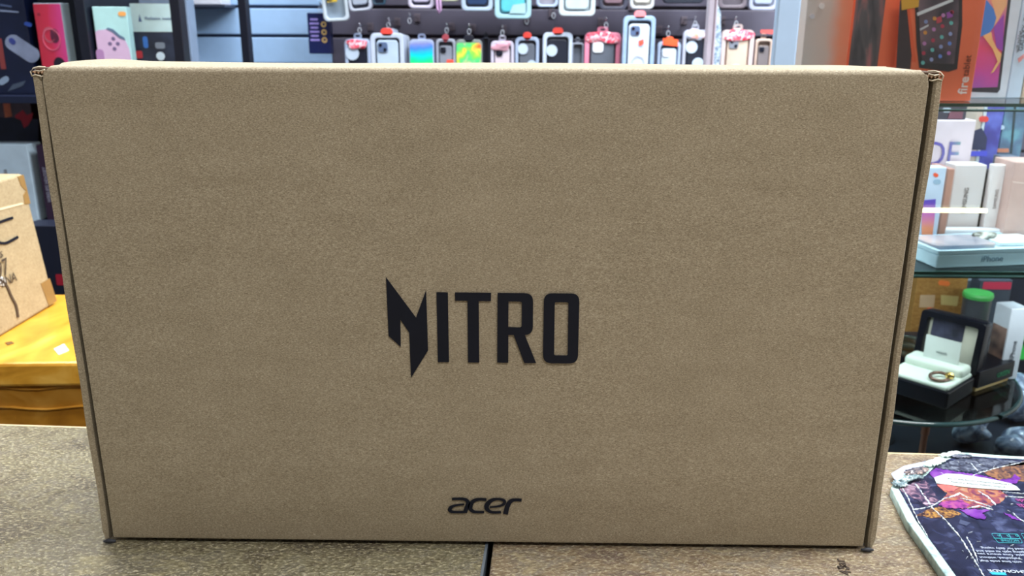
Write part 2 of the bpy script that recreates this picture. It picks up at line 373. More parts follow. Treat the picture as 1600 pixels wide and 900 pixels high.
for s in (-1, 1):
    bm = bmesh.new(); n = 40; outer = s*W/2; inner = s*(W/2-.0045)
    # rolled side wall: thin box with slightly wavy edge
    for lay in range(1):
        pts = []
        for i in range(n+1):
            z = .001+(H-.0058)*i/n; wv = .00035*math.sin(i*.55+s)+.0003*math.sin(i*.21)
            cut = .0016 if i == 0 else 0
            tp_ = (.0010*(1-z/H)-.0002) if s < 0 else 0
            pts.append((z, outer+wv-s*cut, inner+wv*.6+s*cut*.3-tp_))
        V = [[bm.verts.new((xo, y, z)), ] for z, xo, xi in pts for y in (.0012,)]
        rows = []
        for z, xo, xi in pts:
            rows.append([bm.verts.new((xo-s*.0006, .0008, z)), bm.verts.new((xo, .0018, z)), bm.verts.new((xo, T-.004, z)), bm.verts.new((xi, T-.004, z)), bm.verts.new((xi, .0022, z)), bm.verts.new((xi+s*.0012, .0008, z))])
        for v in V: bm.verts.remove(v[0])
        for r0, r1 in zip(rows, rows[1:]):
            for k in range(6): bm.faces.new((r0[k], r0[(k+1) % 6], r1[(k+1) % 6], r1[k]))
        bm.faces.new(rows[0][::-1]); bm.faces.new(rows[-1])
    sw = link('side_wall', mesh_of(bm), KRAFT, bx)
    # torn fluted corner above the side wall
    bm = bmesh.new(); ring = []
    for i in range(41):
        u = i/40; x = s*(W/2-.0008-u*.0085); zc = H-.0036+.0007*math.sin(u*26)
        ring.append([bm.verts.new((x, .001, zc+.0003)), bm.verts.new((x, .016, zc+.0003)), bm.verts.new((x, .016, zc-.0003)), bm.verts.new((x, .001, zc-.0003))])
    for r0, r1 in zip(ring, ring[1:]):
        for k in range(4): bm.faces.new((r0[k], r0[(k+1) % 4], r1[(k+1) % 4], r1[k]))
    link('corrugated_flute', mesh_of(bm), M((120, 92, 66), .85), bx)
    pts = [(s*(W/2-.0008), .0006, H-.0052), (s*(W/2-.0004), .0004, H-.0030), (s*(W/2-.0022), .0006, H-.0012), (s*(W/2-.0052), .0008, H-.0004), (s*(W/2-.0088), .001, H-.0006)]
    link('torn_rim', tube_mesh(pts, .0004, 8), KRAFT_IN, bx)
    pts = [(s*(W/2-.0006), .0006, H-.0054), (s*(W/2-.003), .0004, H-.0047), (s*(W/2-.0062), .0004, H-.0056), (s*(W/2-.0078), .0006, H-.0052)]
    link('torn_rim', tube_mesh(pts, .0004, 8), KRAFT_IN, bx)
    pts = [(s*(W/2-.0022), .0016, H-.0024), (s*(W/2-.005), .0012, H-.0028), (s*(W/2-.008), .0016, H-.0020)]
    link('torn_rim', tube_mesh(pts, .00035, 8), KRAFT_IN, bx)
    box('torn_corner_shade', bx, min(s*(W/2-.0012), s*(W/2-.0095)), max(s*(W/2-.0012), s*(W/2-.0095)), .004, T-.004, H-.0056, H-.0012, M((70, 52, 38), .9), .0004)  # dark brown stands for the shade inside the torn corner
    # crushed foot corner
    pts = [(s*(W/2-.001), -.0006, .0016), (s*(W/2-.004), -.001, .0022), (s*(W/2-.009), -.0008, .0018)]
    link('crushed_corner', tube_mesh(pts, .0014, 8, taper=[.0006, .0015, .0008]), M((40, 42, 48), .7), bx)
# lettering
YF = -.0009
def px_loop(pts): return [(PY(p[0], p[1], YF).x, PY(p[0], p[1], YF).z) for p in pts]
def zn(pts): return px_loop([(580+x/4.5, 410+y/4.5) for x, y in rounded([p if len(p) == 3 else p+(0,) for p in pts])])
lw = [
 [zn([(104, 104), (315, 388), (386, 194), (400, 618), (280, 812), (268, 495), (205, 400), (208, 594), (122, 516)])],
 [zn([(459, 209), (539, 211), (547, 701), (469, 701)])],
 [zn([(589, 211), (843, 214), (842, 273), (756, 272), (760, 704), (681, 703), (677, 270), (590, 269)])],
 [zn([(889, 215), (1139, 217, 60), (1137, 508, 58), (1080, 510), (1160, 708), (1077, 708), (1002, 510), (965, 510), (964, 706), (886, 704)]),
  zn([(966, 274), (1060, 276, 14), (1058, 457, 14), (964, 455)])],
 [zn([(1215, 217, 58), (1465, 219, 58), (1453, 711, 62), (1207, 708, 62)]), zn([(1291, 279, 12), (1387, 280, 12), (1382, 655, 12), (1286, 653, 12)])]]
cen = (xl+xr)/2
for lp in lw: plate('printed_letter', bx, lp, .0003, INK, y=YF)
def stroke(pts):
    P = [Vector(p[:2]) for p in pts]; Wd = [p[2] for p in pts]
    # smooth with catmull rom
    Q = []; R = []
    for i in range(len(P)-1):
        p0 = P[max(i-1, 0)]; p1 = P[i]; p2 = P[i+1]; p3 = P[min(i+2, len(P)-1)]
        for k in range(6):
            t = k/6; Q.append(.5*((2*p1)+(p2-p0)*t+(2*p0-5*p1+4*p2-p3)*t*t+(3*p1-p0-3*p2+p3)*t**3)); R.append(Wd[i]*(1-t)+Wd[i+1]*t)
    Q.append(P[-1]); R.append(Wd[-1]); Lf = []; Rt = []
    for i, q in enumerate(Q):
        d = (Q[min(i+1, len(Q)-1)]-Q[max(i-1, 0)]).normalized(); n = Vector((-d.y, d.x))
        Lf.append(q+n*R[i]/2); Rt.append(q-n*R[i]/2)
    return Lf, Rt
ac = [[[(262, 199, 40), (340, 196, 40), (430, 198, 44), (490, 218, 52), (512, 255, 62), (502, 300, 64), (484, 350, 66), (466, 412, 66)],
       [(455, 281, 24), (330, 297, 32), (255, 322, 46), (226, 362, 62), (255, 395, 45), (320, 403, 38), (465, 402, 38)]],
      [[(800, 208, 42), (700, 203, 42), (620, 218, 52), (570, 260, 66), (548, 315, 76), (555, 360, 62), (600, 395, 44), (680, 403, 38), (765, 402, 36)]],
      [[(850, 327, 24), (980, 312, 28), (1060, 286, 40), (1086, 245, 48), (1060, 214, 42), (980, 200, 36), (900, 212, 50), (835, 255, 68), (803, 310, 76), (815, 362, 62), (870, 400, 42), (950, 408, 38), (1030, 404, 38)]],
      [[(1098, 435, 78), (1112, 370, 76), (1130, 310, 74), (1152, 265, 72), (1190, 226, 58), (1250, 212, 44), (1350, 215, 46)]]]
for li, letter in enumerate(ac):
    bm = bmesh.new()
    for si, st in enumerate(letter):
        A_, B_ = stroke(st); yy = YF-.0001*si
        a_ = [bm.verts.new((PY(680+p.x/10, 760+p.y/10, yy))) for p in A_]; b_ = [bm.verts.new((PY(680+p.x/10, 760+p.y/10, yy))) for p in B_]
        for i in range(len(a_)-1): bm.faces.new((a_[i], a_[i+1], b_[i+1], b_[i]))
    e = bmesh.ops.extrude_face_region(bm, geom=bm.faces[:])
    for v in [g for g in e['geom'] if isinstance(g, bmesh.types.BMVert)]: v.co.y += .0002
    link('printed_letter', mesh_of(bm), INK, bx)

# ------------------------------------------------------------------ torn leaflet pack on the counter, front right
tp = empty('flattened_display_pack', PZ(1520, 800, 0)); tag(tp, 'torn flattened navy pack with purple and orange art and taped pale edges on the counter', 'packaging')
tp.location.z = 0; bpy.context.view_layer.update()
inv = Vector(tp.location)
TH = .007
def fl(pts, z=TH): return [((PZ(x, y, z)-inv).x, (PZ(x, y, z)-inv).y) for x, y in pts]
def jag(pts, amp=1.3, step=2.2):
    out = []
    for (x0, y0), (x1, y1) in zip(pts, pts[1:]+pts[:1]):
        n = max(1, int(math.hypot(x1-x0, y1-y0)/step)); nx, ny = -(y1-y0), x1-x0; L = math.hypot(nx, ny) or 1
        for k in range(n):
            a = amp*random.uniform(-1, 1)*(.3 if k == 0 else 1); out.append((x0+(x1-x0)*k/n+nx/L*a, y0+(y1-y0)*k/n+ny/L*a*.6))
    return out
def flat(name, pts, mat, lay=0, th=.0003):
    if name == 'printed_art': pts = jag(pts)
    return plate(name, tp, [fl(pts)], th, mat, y=TH+.0001+.00022*lay, up=False)
NAVY = ramp_mat('printed_navy_board', [(.35, (22, 26, 46)), (.55, (36, 41, 68)), (.74, (72, 80, 112))], 110, .25, 8, dist=.6)
PALE = ramp_mat('pale_board_edge', [(.3, (120, 146, 148)), (.45, (166, 196, 194)), (.7, (196, 220, 216))], 200, .5, 6)
outline = [(1392, 762), (1402, 745), (1425, 735), (1452, 724), (1472, 713), (1492, 706), (1512, 707), (1560, 711), (1640, 715), (1720, 718), (1790, 960), (1510, 958), (1478, 900), (1440, 845), (1418, 815)]
plate('board', tp, [fl(outline)], TH, PALE, y=TH/2, up=False, bev=.0006)
flat('printed_face', [(1404, 764), (1422, 752), (1446, 744), (1462, 728), (1482, 718), (1500, 712), (1560, 716), (1640, 720), (1715, 723), (1780, 955), (1522, 955), (1496, 903), (1462, 856), (1432, 815)], NAVY, 0)
PUR = ramp_mat('purple_print', [(.35, (72, 28, 111)), (.5, (101, 42, 138)), (.7, (121, 72, 147))], 160, .35, 5); MAG = ramp_mat('magenta_print', [(.35, (78, 32, 91)), (.5, (131, 49, 124)), (.65, (147, 78, 118))], 260, .35, 4)
SAL = ramp_mat('salmon_print', [(.3, (62, 36, 62)), (.42, (111, 54, 78)), (.5, (134, 75, 65)), (.6, (151, 104, 78)), (.72, (144, 131, 124))], 170, .35, 5, dist=1)
GOLD = ramp_mat('amber_print', [(.38, (33, 24, 37)), (.48, (91, 59, 45)), (.6, (154, 116, 59))], 320, .35, 6, dist=1)
BRN = ramp_mat('brown_print', [(.34, (40, 33, 45)), (.5, (85, 59, 54)), (.64, (134, 95, 65))], 240, .4, 6, dist=1)
SMK = ramp_mat('grey_print', [(.32, (28, 31, 45)), (.5, (62, 68, 87)), (.7, (114, 122, 137))], 260, .35, 6, dist=1)
WHT = M((180, 190, 190), .45); CYA = M((52, 150, 162), .4)
flat('printed_art', [(1462, 731), (1500, 716), (1560, 719), (1600, 722), (1640, 726), (1600, 727), (1560, 731), (1535, 738), (1500, 737)], SMK, 1)
flat('printed_art', [(1535, 737), (1560, 730), (1600, 720), (1650, 724), (1650, 760), (1590, 752), (1560, 750), (1545, 745)], BRN, 1)
flat('printed_art', [(1452, 740), (1462, 732), (1485, 737), (1530, 743), (1560, 751), (1578, 749), (1586, 742), (1594, 748), (1587, 757), (1560, 756), (1530, 752), (1500, 749), (1458, 748)], PUR, 2)
flat('printed_art', [(1463, 757), (1500, 762), (1560, 766), (1575, 775), (1560, 788), (1545, 792), (1520, 795), (1490, 792), (1470, 784), (1480, 772)], SAL, 1)
flat('printed_art', [(1473, 785), (1500, 782), (1515, 790), (1508, 796), (1480, 795), (1466, 790)], MAG, 2)
flat('printed_art', [(1432, 806), (1448, 797), (1468, 792), (1488, 797), (1502, 804), (1488, 809), (1455, 810)], GOLD, 1)
flat('printed_art', [(1498, 798), (1520, 797), (1548, 799), (1534, 803), (1541, 809), (1538, 813), (1523, 811), (1508, 804)], PUR, 3)
flat('printed_art', [(1567, 802), (1580, 806), (1596, 815), (1582, 812)], PUR, 2)
flat('printed_art', [(1464, 758), (1486, 759), (1496, 764), (1490, 769), (1474, 768)], M((196, 96, 92), .4, var=.2, scale=200), 2)
flat('printed_patch', [(1500, 813), (1516, 818), (1510, 823), (1498, 819)], M((56, 64, 92), .4), 2)
flat('printed_art', [(1405, 765), (1426, 755), (1446, 751), (1458, 768), (1470, 786), (1450, 792), (1428, 780)], ramp_mat('mixed_print', [(.3, (22, 24, 44)), (.48, (50, 46, 72)), (.58, (120, 92, 110)), (.72, (170, 160, 176))], 160, .3, 5, dist=1), 1)
flat('paper_label', [(1459, 748), (1478, 742), (1500, 743), (1540, 749), (1578, 757), (1588, 762), (1594, 768), (1575, 768), (1530, 765), (1500, 762), (1463, 757)], WHT, 4)
def ftext(body, px, py, size, mat, rz, align='LEFT', sx=1, lay=3, bold=0):
    p = PZ(px, py, TH)-inv; return text('printed_text', tp, body, size, (p.x, p.y, TH+.0002+.00022*lay), mat, rot=(0, 0, rz), align=align, sx=sx, bold=bold, thick=.00005)
ftext('of a protective cardboard warning label on the', 1582, 760, .0023, M((70, 80, 84), .6), PI-.06-.14, 'LEFT', 1.0, 6)
ftext('product contains nicotine. Contents', 1570, 763.5, .0026, M((70, 80, 84), .6), PI-.2, 'LEFT', .95, 6)
TXT = M((176, 188, 206), .5)
for i, (s_, px_, py_) in enumerate([('with lime soda that', 1620, 881.5), ('refreshed, without', 1622, 876.0), ('apple. Give ensure you', 1630, 870.6), ('going with its mild and', 1632, 866.0), ('used for daily vaping.', 1634, 861.2)]):
    ftext(s_, {0: 1530, 1: 1529, 2: 1526, 3: 1524, 4: 1530}[i], py_-4.8, .0031, TXT, PI-.035, 'RIGHT', 1.05, 3)
ftext('SODA LIME+LEMONADE', 1542, 891.5, .0038, TXT, PI-.03, 'RIGHT', 1.25, 3, .00006)
flat('printed_bar', [(1545, 895), (1570, 896), (1573, 900), (1550, 899)], M((40, 165, 210), .4), 2)
def outl(pts, wpx=.8):
    c = (sum(p[0] for p in pts)/len(pts), sum(p[1] for p in pts)/len(pts)); inn = [(c[0]+(x-c[0])*(1-wpx/30), c[1]+(y-c[1])*(1-wpx/10)) for x, y in pts]
    return [fl(pts), fl(inn)]
for dx in (0, 46):
    o_ = rounded([(1548+dx, 835, 3), (1590+dx, 836, 3), (1598+dx, 850.5, 3), (1559+dx, 850, 3)])
    plate('printed_frame', tp, outl(o_), .0002, CYA, y=TH+.0008, up=False)
    flat('printed_line', [(1552+dx, 842.3), (1594+dx, 843.2), (1594.3+dx, 843.9), (1552.4+dx, 843)], CYA, 3)
    for k in (0, 1): flat('printed_line', [(1561+dx+14*k, 836), (1562+dx+14*k, 836), (1566+dx+14*k, 843), (1565+dx+14*k, 843)], CYA, 3)
    if not dx:
        ftext('NICOTINE', 1590, 845.0, .0036, CYA, PI-.02, 'LEFT', .68, 3)
        for k, ch in enumerate('036'): ftext(ch, 1587-14*k, 837.6, .0029, CYA, PI-.02, 'CENTER', 1.3, 3)
ftext('Lime Soda', 1587, 789, .0075, MAG, PI-.04, 'RIGHT', .8, 3, .0001)
ftext('Lemonade', 1585, 781, .0065, MAG, PI-.04, 'RIGHT', .8, 3, .0001)
def crack(pts, r=.0006):
    P = []
    for (x0, y0), (x1, y1) in zip(pts, pts[1:]):
        n = max(3, int(math.hypot(x1-x0, y1-y0)/2))
        for k in range(n): P.append(PZ(x0+(x1-x0)*k/n+random.uniform(-.6, .6), y0+(y1-y0)*k/n+random.uniform(-.4, .4), TH+.0009)-inv)
    P.append(PZ(*pts[-1], TH+.0009)-inv); bm = bmesh.new(); prev = None
    for i, p in enumerate(P):
        d = (P[min(i+1, len(P)-1)]-P[max(i-1, 0)]).normalized(); nn_ = Vector((-d.y, d.x, 0)); wv = r*.5*random.uniform(.05, 1.6) if 0 < i < len(P)-1 else r*.1
        cur = [bm.verts.new(p+nn_*wv), bm.verts.new(p-nn_*wv*random.uniform(.3, 1)), bm.verts.new(p-nn_*wv-Vector((0, 0, .0005))), bm.verts.new(p+nn_*wv-Vector((0, 0, .0005)))]
        if prev:
            for k in range(4): bm.faces.new((prev[k], prev[(k+1) % 4], cur[(k+1) % 4], cur[k]))
        prev = cur
    link('scuffed_crease', mesh_of(bm), SCUF, tp)
SCUF = ramp_mat('scuffed_white', [(.35, (120, 130, 150)), (.5, (200, 212, 218)), (.7, (232, 240, 240))], 300, .4, 3)
crack([(1409, 760), (1420, 780), (1434, 812), (1450, 838)], .0006)
crack([(1430, 755), (1445, 776), (1457, 793), (1480, 815), (1500, 838), (1520, 870), (1540, 905)], .0008)
crack([(1510, 838), (1518, 852), (1525, 868), (1529, 880)], .0007)
crack([(1428, 796), (1455, 791), (1475, 779), (1500, 772)], .0006)
crack([(1505, 752), (1528, 739), (1560, 730), (1600, 721), (1650, 715)], .0006)
crack([(1516, 722), (1528, 736)], .0008)
crack([(1528, 766), (1545, 777), (1556, 789)], .0010)
crack([(1512, 794), (1530, 790), (1552, 796)], .0010)
crack([(1500, 778), (1520, 782), (1538, 788), (1550, 792)], .0008)
crack([(1566, 768), (1600, 771), (1640, 773)], .0006); crack([(1570, 775), (1600, 777), (1640, 780)], .0005)
crack([(1583, 801), (1592, 810), (1610, 820)], .0007)
crack([(1480, 778), (1500, 770), (1512, 778)], .0009)
# crumpled tape wad on the corner
def crumple(name, parent, c, sx, sy, sz, mat, seed=0, sub=3, amp=.35, sm=False, rz=0):
    bm = bmesh.new(); bmesh.ops.create_icosphere(bm, subdivisions=sub, radius=1); rnd = random.Random(seed)
    ph = [(rnd.uniform(-4, 4), rnd.uniform(-4, 4), rnd.uniform(-4, 4), rnd.uniform(0, 6)) for _ in range(7)]
    for v in bm.verts:
        f = 1+amp*sum(math.sin(v.co.x*a+v.co.y*b+v.co.z*c_+d) for a, b, c_, d in ph)/3.2
        q = Vector((v.co.x*sx*f, v.co.y*sy*f, v.co.z*sz*f)); q.rotate(Matrix.Rotation(rz, 3, 'Z')); v.co = q+Vector(c)
    return link(name, mesh_of(bm, smooth=sm), mat, parent)
TAPE = ramp_mat('scuffed_tape', [(.3, (28, 36, 46)), (.5, (110, 132, 140)), (.68, (205, 228, 226))], 150, .2, 5, dist=1.5)
def wad(px, py, sx, sy, sz, mat, seed, rz, dz=.0):      # folded, creased scrap of tape
    p = PZ(px, py, TH)-inv; rnd = random.Random(seed); bm = bmesh.new(); nx, ny = 26, 12
    V = [[None]*(ny+1) for _ in range(nx+1)]; ph = [(rnd.uniform(2, 9), rnd.uniform(-9, 9), rnd.uniform(0, 6)) for _ in range(4)]
    for i in range(nx+1):
        for j in range(ny+1):
            u = i/nx*2-1; v = j/ny*2-1; h = sum(abs(math.sin(u*a_*.5+v*b_*.3+c_)) for a_, b_, c_ in ph)/4
            e = 1-.25*abs(math.sin(u*9+seed))*abs(v)-.2*abs(math.sin(v*7+seed))*abs(u)
            q = Vector((u*sx*e, v*sy*e*(1-.25*u*u), 0)); q.rotate(Matrix.Rotation(rz, 3, 'Z'))
            V[i][j] = bm.verts.new(q+Vector((p.x, p.y, TH+.0009+dz+sz*h*(1-.5*max(abs(u), abs(v))**3))))
    for i in range(nx):
        for j in range(ny): bm.faces.new((V[i][j], V[i+1][j], V[i+1][j+1], V[i][j+1]))
    e_ = bmesh.ops.extrude_face_region(bm, geom=bm.faces[:])
    for v in [g for g in e_['geom'] if isinstance(g, bmesh.types.BMVert)]: v.co.z -= .0006
    link('crumpled_tape', mesh_of(bm), mat, tp)
wad(1432, 741, .0125, .0050, .0030, ramp_mat('brown_foil_tape', [(.3, (40, 44, 56)), (.5, (96, 92, 100)), (.62, (150, 128, 120)), (.75, (200, 214, 220))], 130, .2, 5, dist=1.5), 3, .45, .0012)
wad(1422, 753, .0120, .0030, .0028, TAPE, 4, .35, .0016)
wad(1405, 760, .0065, .0045, .0028, TAPE, 5, .1, .0006)
wad(1460, 725, .0130, .0046, .0024, M((206, 228, 222), .3, var=.15, scale=150), 8, .55, .0002)
wad(1485, 712, .0110, .0034, .0020, M((206, 228, 222), .3, var=.15, scale=150), 9, .35, .0002)
wad(1500, 715, .0100, .0030, .0016, SMK, 10, .0, .0001)
for k_ in range(46):                                   # small surface scuffs
    x_ = random.uniform(1425, 1640); y_ = random.uniform(716, 895)
    if y_ > 770+(x_-1425)*-1.2+0 and x_ < 1425+(y_-760)*.62+12: continue
    L_ = random.uniform(2, 9); a_ = random.uniform(-1.2, 1.2); crack([(x_, y_), (x_+L_*math.cos(a_), y_+L_*math.sin(a_)*.7)], random.uniform(.00008, .00028))
cl = [(1392, 742), (1412, 730), (1450, 722), (1455, 728), (1424, 746), (1398, 752)]
plate('clear_tape', tp, [fl(cl, .003)], .0004, M((168, 176, 200), .2), y=.004, up=False)

# ------------------------------------------------------------------ left side: boxes behind the counter
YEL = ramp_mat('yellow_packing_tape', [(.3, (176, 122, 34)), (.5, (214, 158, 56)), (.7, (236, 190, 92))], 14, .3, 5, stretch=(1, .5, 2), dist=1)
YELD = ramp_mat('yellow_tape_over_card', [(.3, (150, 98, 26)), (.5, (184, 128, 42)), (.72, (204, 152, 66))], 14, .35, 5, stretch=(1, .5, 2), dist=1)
zt = -.05
f0 = PZ(0, 568, zt); f1 = PZ(170, 566, zt); bk = PZ(95, 476, zt)
dx = (f1-f0).normalized(); nrm = Vector((-dx.y, dx.x, 0)); dep = .27
x0l = -.56
def yy(p, s): return p+dx*s
fl0 = f0+dx*(-.22); fl1 = f1+dx*.06
zb = -.30
cab = empty('low_cabinet', (fl0.x+.1, fl0.y+.3, FLOOR)); tag(cab, 'low dark cabinet behind the counter under the yellow taped carton', 'cabinet')
box('carcass', cab, -.35, .35, -.33, .15, 0, zb-FLOOR, M((32, 30, 34), .5), .003)
for s_ in (-1, 1):
    dd = box('door', cab, -.34 if s_ < 0 else .003, -.003 if s_ < 0 else .34, -.345, -.331, .03, zb-FLOOR-.02, M((40, 38, 42), .5), .002)
    link('handle', tube_mesh([(s_*.03, -.352, .45), (s_*.03, -.352, .55)], .005), M((160, 160, 165), .3, .9), dd)
yc = empty('yellow_taped_carton', (0, 0, 0)); tag(yc, 'carton wrapped in shiny yellow packing tape with overlapping lid, low behind the counter at left', 'cardboard box')
def ring4(e, z, back=dep): return [tuple((fl0-dx*e-nrm*e))[:2]+(z,), tuple((fl1+dx*e-nrm*e))[:2]+(z,), tuple((fl1+dx*e+nrm*(back+e)))[:2]+(z,), tuple((fl0-dx*e+nrm*(back+e)))[:2]+(z,)]
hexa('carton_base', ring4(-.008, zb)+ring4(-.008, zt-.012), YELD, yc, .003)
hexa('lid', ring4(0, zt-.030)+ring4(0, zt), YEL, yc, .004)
def yt(pts, mat, nm):        # flat patches on the lid: painted tape glare, torn mark
    return plate(nm, yc, [[(PZ(x, y, zt).x, PZ(x, y, zt).y) for x, y in pts]], .0006, mat, y=zt+.0005, up=False)
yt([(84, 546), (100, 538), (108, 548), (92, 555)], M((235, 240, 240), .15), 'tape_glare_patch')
yt([(8, 536), (18, 534), (22, 537), (12, 540)], M((110, 75, 30), .6), 'torn_mark')
for (xa, xb, k) in ((-.02, .13, 0), (.0, .16, 1), (.10, .18, 2)):
    P_ = [fl0+dx*(.2+xa+(xb-xa)*i/8)-nrm*.0005+Vector((0, 0, [-.034, -.060, -.09][k]+.002*math.sin(i*1.3+k)-(0.0006*i*i if k == 2 else 0))) for i in range(9)]
    P_ = [q+nrm*.0075 for q in P_]
    link('tape_wrinkle', tube_mesh(P_, .0016, 8), YELD, yc)

# beige carton with black print, standing on the yellow one
CB = kraft('beige_cardboard', (166, 150, 118), (152, 134, 104), (178, 162, 130), 300, .05)
ct = empty('beige_shipping_carton', (0, 0, 0)); tag(ct, 'battered beige cardboard carton with black printed characters, sitting on the yellow taped carton', 'cardboard box')
b1 = PZ(86, 474, zt+.001); b0 = PZ(0, 526, zt+.001); ud = (b0-b1).normalized(); Lc = .30; b2 = b1+ud*Lc
nn = Vector((-ud.y, ud.x, 0)); nn = nn if nn.x < 0 else -nn
tz = PY(34, 272, b1.y).z
t1 = PY(35, 272, b1.y+.004); t1.z = tz; t2 = t1+ud*Lc*.98
dp = .17
body = hexa('carton_body', [b2, b1, b1+nn*dp, b2+nn*dp, t2, t1, t1+nn*dp*.95, t2+nn*dp*.95], CB, ct, .003)
# frame of the front face for prints: u along the bottom from the right corner to the left, v upwards
def cf(u, v, off=.0006): 
    lo = b1+ud*u; hi = t1+ud*u*.98; return lo+(hi-lo)*v+(-nn)*off
def fpx(px, py):               # px -> (u, v) on that face
    N = ((t1-b1).cross(ud)).normalized(); d = Vector(_ray(px, py)); c = Vector(CAM); s = (b1-c).dot(N)/d.dot(N); p = c+d*s
    v = (p.z-b1.z)/(t1.z-b1.z); lo = b1+(t1-b1)*v; return (p-lo).dot(ud)/(1-.02*v), v
def facepoly(nm, pts, mat, off=.001, grp=ct):
    bm = bmesh.new(); vs = [bm.verts.new(cf(*fpx(x, y), off)) for x, y in pts]; vb = [bm.verts.new(cf(*fpx(x, y), off-.0009)) for x, y in pts]
    n = len(vs); bm.faces.new(vs); bm.faces.new(vb[::-1])
    for i in range(n): bm.faces.new((vs[i], vs[(i+1) % n], vb[(i+1) % n], vb[i]))
    return link(nm, mesh_of(bm), mat, grp)
def facestroke(pts, wpx, mat=INK, nm='printed_mark'):
    A_, B_ = stroke([p+(wpx,) for p in pts]); return facepoly(nm, [tuple(p) for p in A_]+[tuple(p) for p in B_[::-1]], mat, .0016)
facestroke([(-30, 357), (-12, 351), (4, 345), (19, 340)], 4)
facestroke([(-22, 352), (-18, 366), (-4, 378), (4, 380), (10, 379), (18, 375), (27, 370)], 4)
TPB = M((142, 112, 66), .3)
facepoly('brown_tape', [(27, 276), (36, 273), (47, 318), (38, 319), (36, 305), (40, 298), (32, 290)], TPB, .0008)
facepoly('brown_tape', [(63, 443), (77, 435), (88, 470), (76, 478)], TPB, .0008)
facepoly('clear_tape', [(-40, 335), (34, 317), (36, 319), (-40, 339)], M((222, 204, 170), .3), .0008)
# tracked lettering
def facetext(body, px, py, hpx, rot, sx=1, bold=0):
    u, v = fpx(px, py); p = cf(u, v, .0014); ang = math.atan2(-ud.y, -ud.x)
    o = text('printed_text', ct, body, hpx, p, M((60, 52, 46), .6), rot=(PI/2, 0, 0), align='LEFT', sx=sx, bold=bold, thick=.0001)
    m_ = Matrix.Rotation(ang, 4, 'Z') @ Matrix.Rotation(math.radians(rot), 4, Vector((0, 1, 0))) @ Matrix.Rotation(PI/2, 4, 'X')
    o.rotation_euler = m_.to_euler(); return o
facetext('ces', -12, 408, .017, 0, 1)
facetext('397', -14, 441, .032, 0, .8)
facetext('CHINA', -14, 458, .018, 0, 1)
facestroke([(-4, 436), (4, 441), (10, 448), (16, 462), (24, 478), (27, 496)], 3.2, M((70, 55, 42), .8), 'torn_crack')
facepoly('torn_patch', [(-8, 430), (4, 433), (10, 440), (4, 447), (-8, 444)], M((225, 225, 222), .6), .0012)
pt = (t1+t2)/2+nn*.07
hexa('top_tape', [t2+nn*.02+Vector((0, 0, .0003)), t1+ud*.03+nn*.02+Vector((0, 0, .0003)), t1+ud*.03+nn*.08+Vector((0, 0, .0003)), t2+nn*.08+Vector((0, 0, .0003)),
                t2+nn*.02+Vector((0, 0, .0025)), t1+ud*.03+nn*.02+Vector((0, 0, .0012)), t1+ud*.03+nn*.08+Vector((0, 0, .0025)), t2+nn*.08+Vector((0, 0, .0025))], M((230, 240, 242), .15), ct)

# ------------------------------------------------------------------ left side: black shelving with boxed goods
LY = 1.15
BLK = M((14, 18, 32), .4, spec=.5); NVY = M((12, 20, 44), .35)
xd0 = PY(122, 50, LY).x; xd1 = PY(137, 50, LY).x; xe0 = PY(269, 50, LY).x; xe1 = PY(284, 50, LY).x
s1z = PY(30, 150, LY).z; s2z = PY(40, 352, LY).z
cb = empty('black_shelving', ((xd0+xd1)/2, LY, FLOOR)); tag(cb, 'tall black shelving unit with upright posts left of the slat wall', 'shelf')
ox = cb.location.x
def lb(nm, x0, x1, y0, y1, z0, z1, mat, bev=.001): return box(nm, cb, x0-ox, x1-ox, y0-LY, y1-LY, z0-FLOOR, z1-FLOOR, mat, bev)
lb('upright', xd0, xd1, LY, LY+.42, FLOOR, CEIL-.01, BLK)
lb('upright', xe0, xe1, LY, LY+.03, FLOOR, CEIL-.01, BLK)
lb('upright', xe0, xe1, LY+.39, LY+.42, FLOOR, CEIL-.01, BLK)
lb('upright', -1.42, -1.40, LY, LY+.42, FLOOR, CEIL-.01, BLK)
lb('back_panel', -1.40, xd0, LY+.40, LY+.42, FLOOR, CEIL-.01, NVY)
for z in (s1z, s2z, s2z-.3, s1z+.36): lb('shelf', -1.399, xd0-.001, LY+.002, LY+.399, z-.014, z, NVY)
for z in (s1z, s2z, s1z+.36): lb('shelf', xd1+.001, xe0-.001, LY+.002, LY+.385, z-.014, z, M((40, 48, 60), .3))
G1 = 'boxed gadgets on the black shelving'
# navy pack with a silver speaker picture
x, z, w_, h_ = rect(-45, 43, -35, 150, LY+.03)
o = carton('speaker_pack', 'dark navy pack with a slanted silver speaker picture, far left on the upper shelf', 'boxed gadget', x, LY+.06, s1z+.0005, w_, h_, .05, M((12, 20, 46), .3, var=.3, scale=30), group=G1)
def dl(o_, nm, pts, mat, t, Y, k=1):   # decal outline given where it lies on that face
    L_ = [(PY(a_, b_, Y).x-o_.location.x, PY(a_, b_, Y).z-o_.location.z) for a_, b_ in pts]; return decal(o_, nm, [L_], mat, t, k)
def capsule(x0, y0, x1, y1, r, n=8):
    a_ = math.atan2(y1-y0, x1-x0); P_ = []
    for i in range(n+1): t_ = a_-PI/2+PI*i/n; P_.append((x1+r*math.cos(t_), y1+r*math.sin(t_)))
    for i in range(n+1): t_ = a_+PI/2+PI*i/n; P_.append((x0+r*math.cos(t_), y0+r*math.sin(t_)))
    return P_
FY = LY+.035
dl(o, 'printed_speaker', capsule(20, 66, 50, 86, 12), M((120, 132, 160), .4, var=.2), .05, FY)
dl(o, 'printed_speaker_face', capsule(18, 63, 21, 66, 4), M((50, 62, 130), .4), .05, FY, 2)
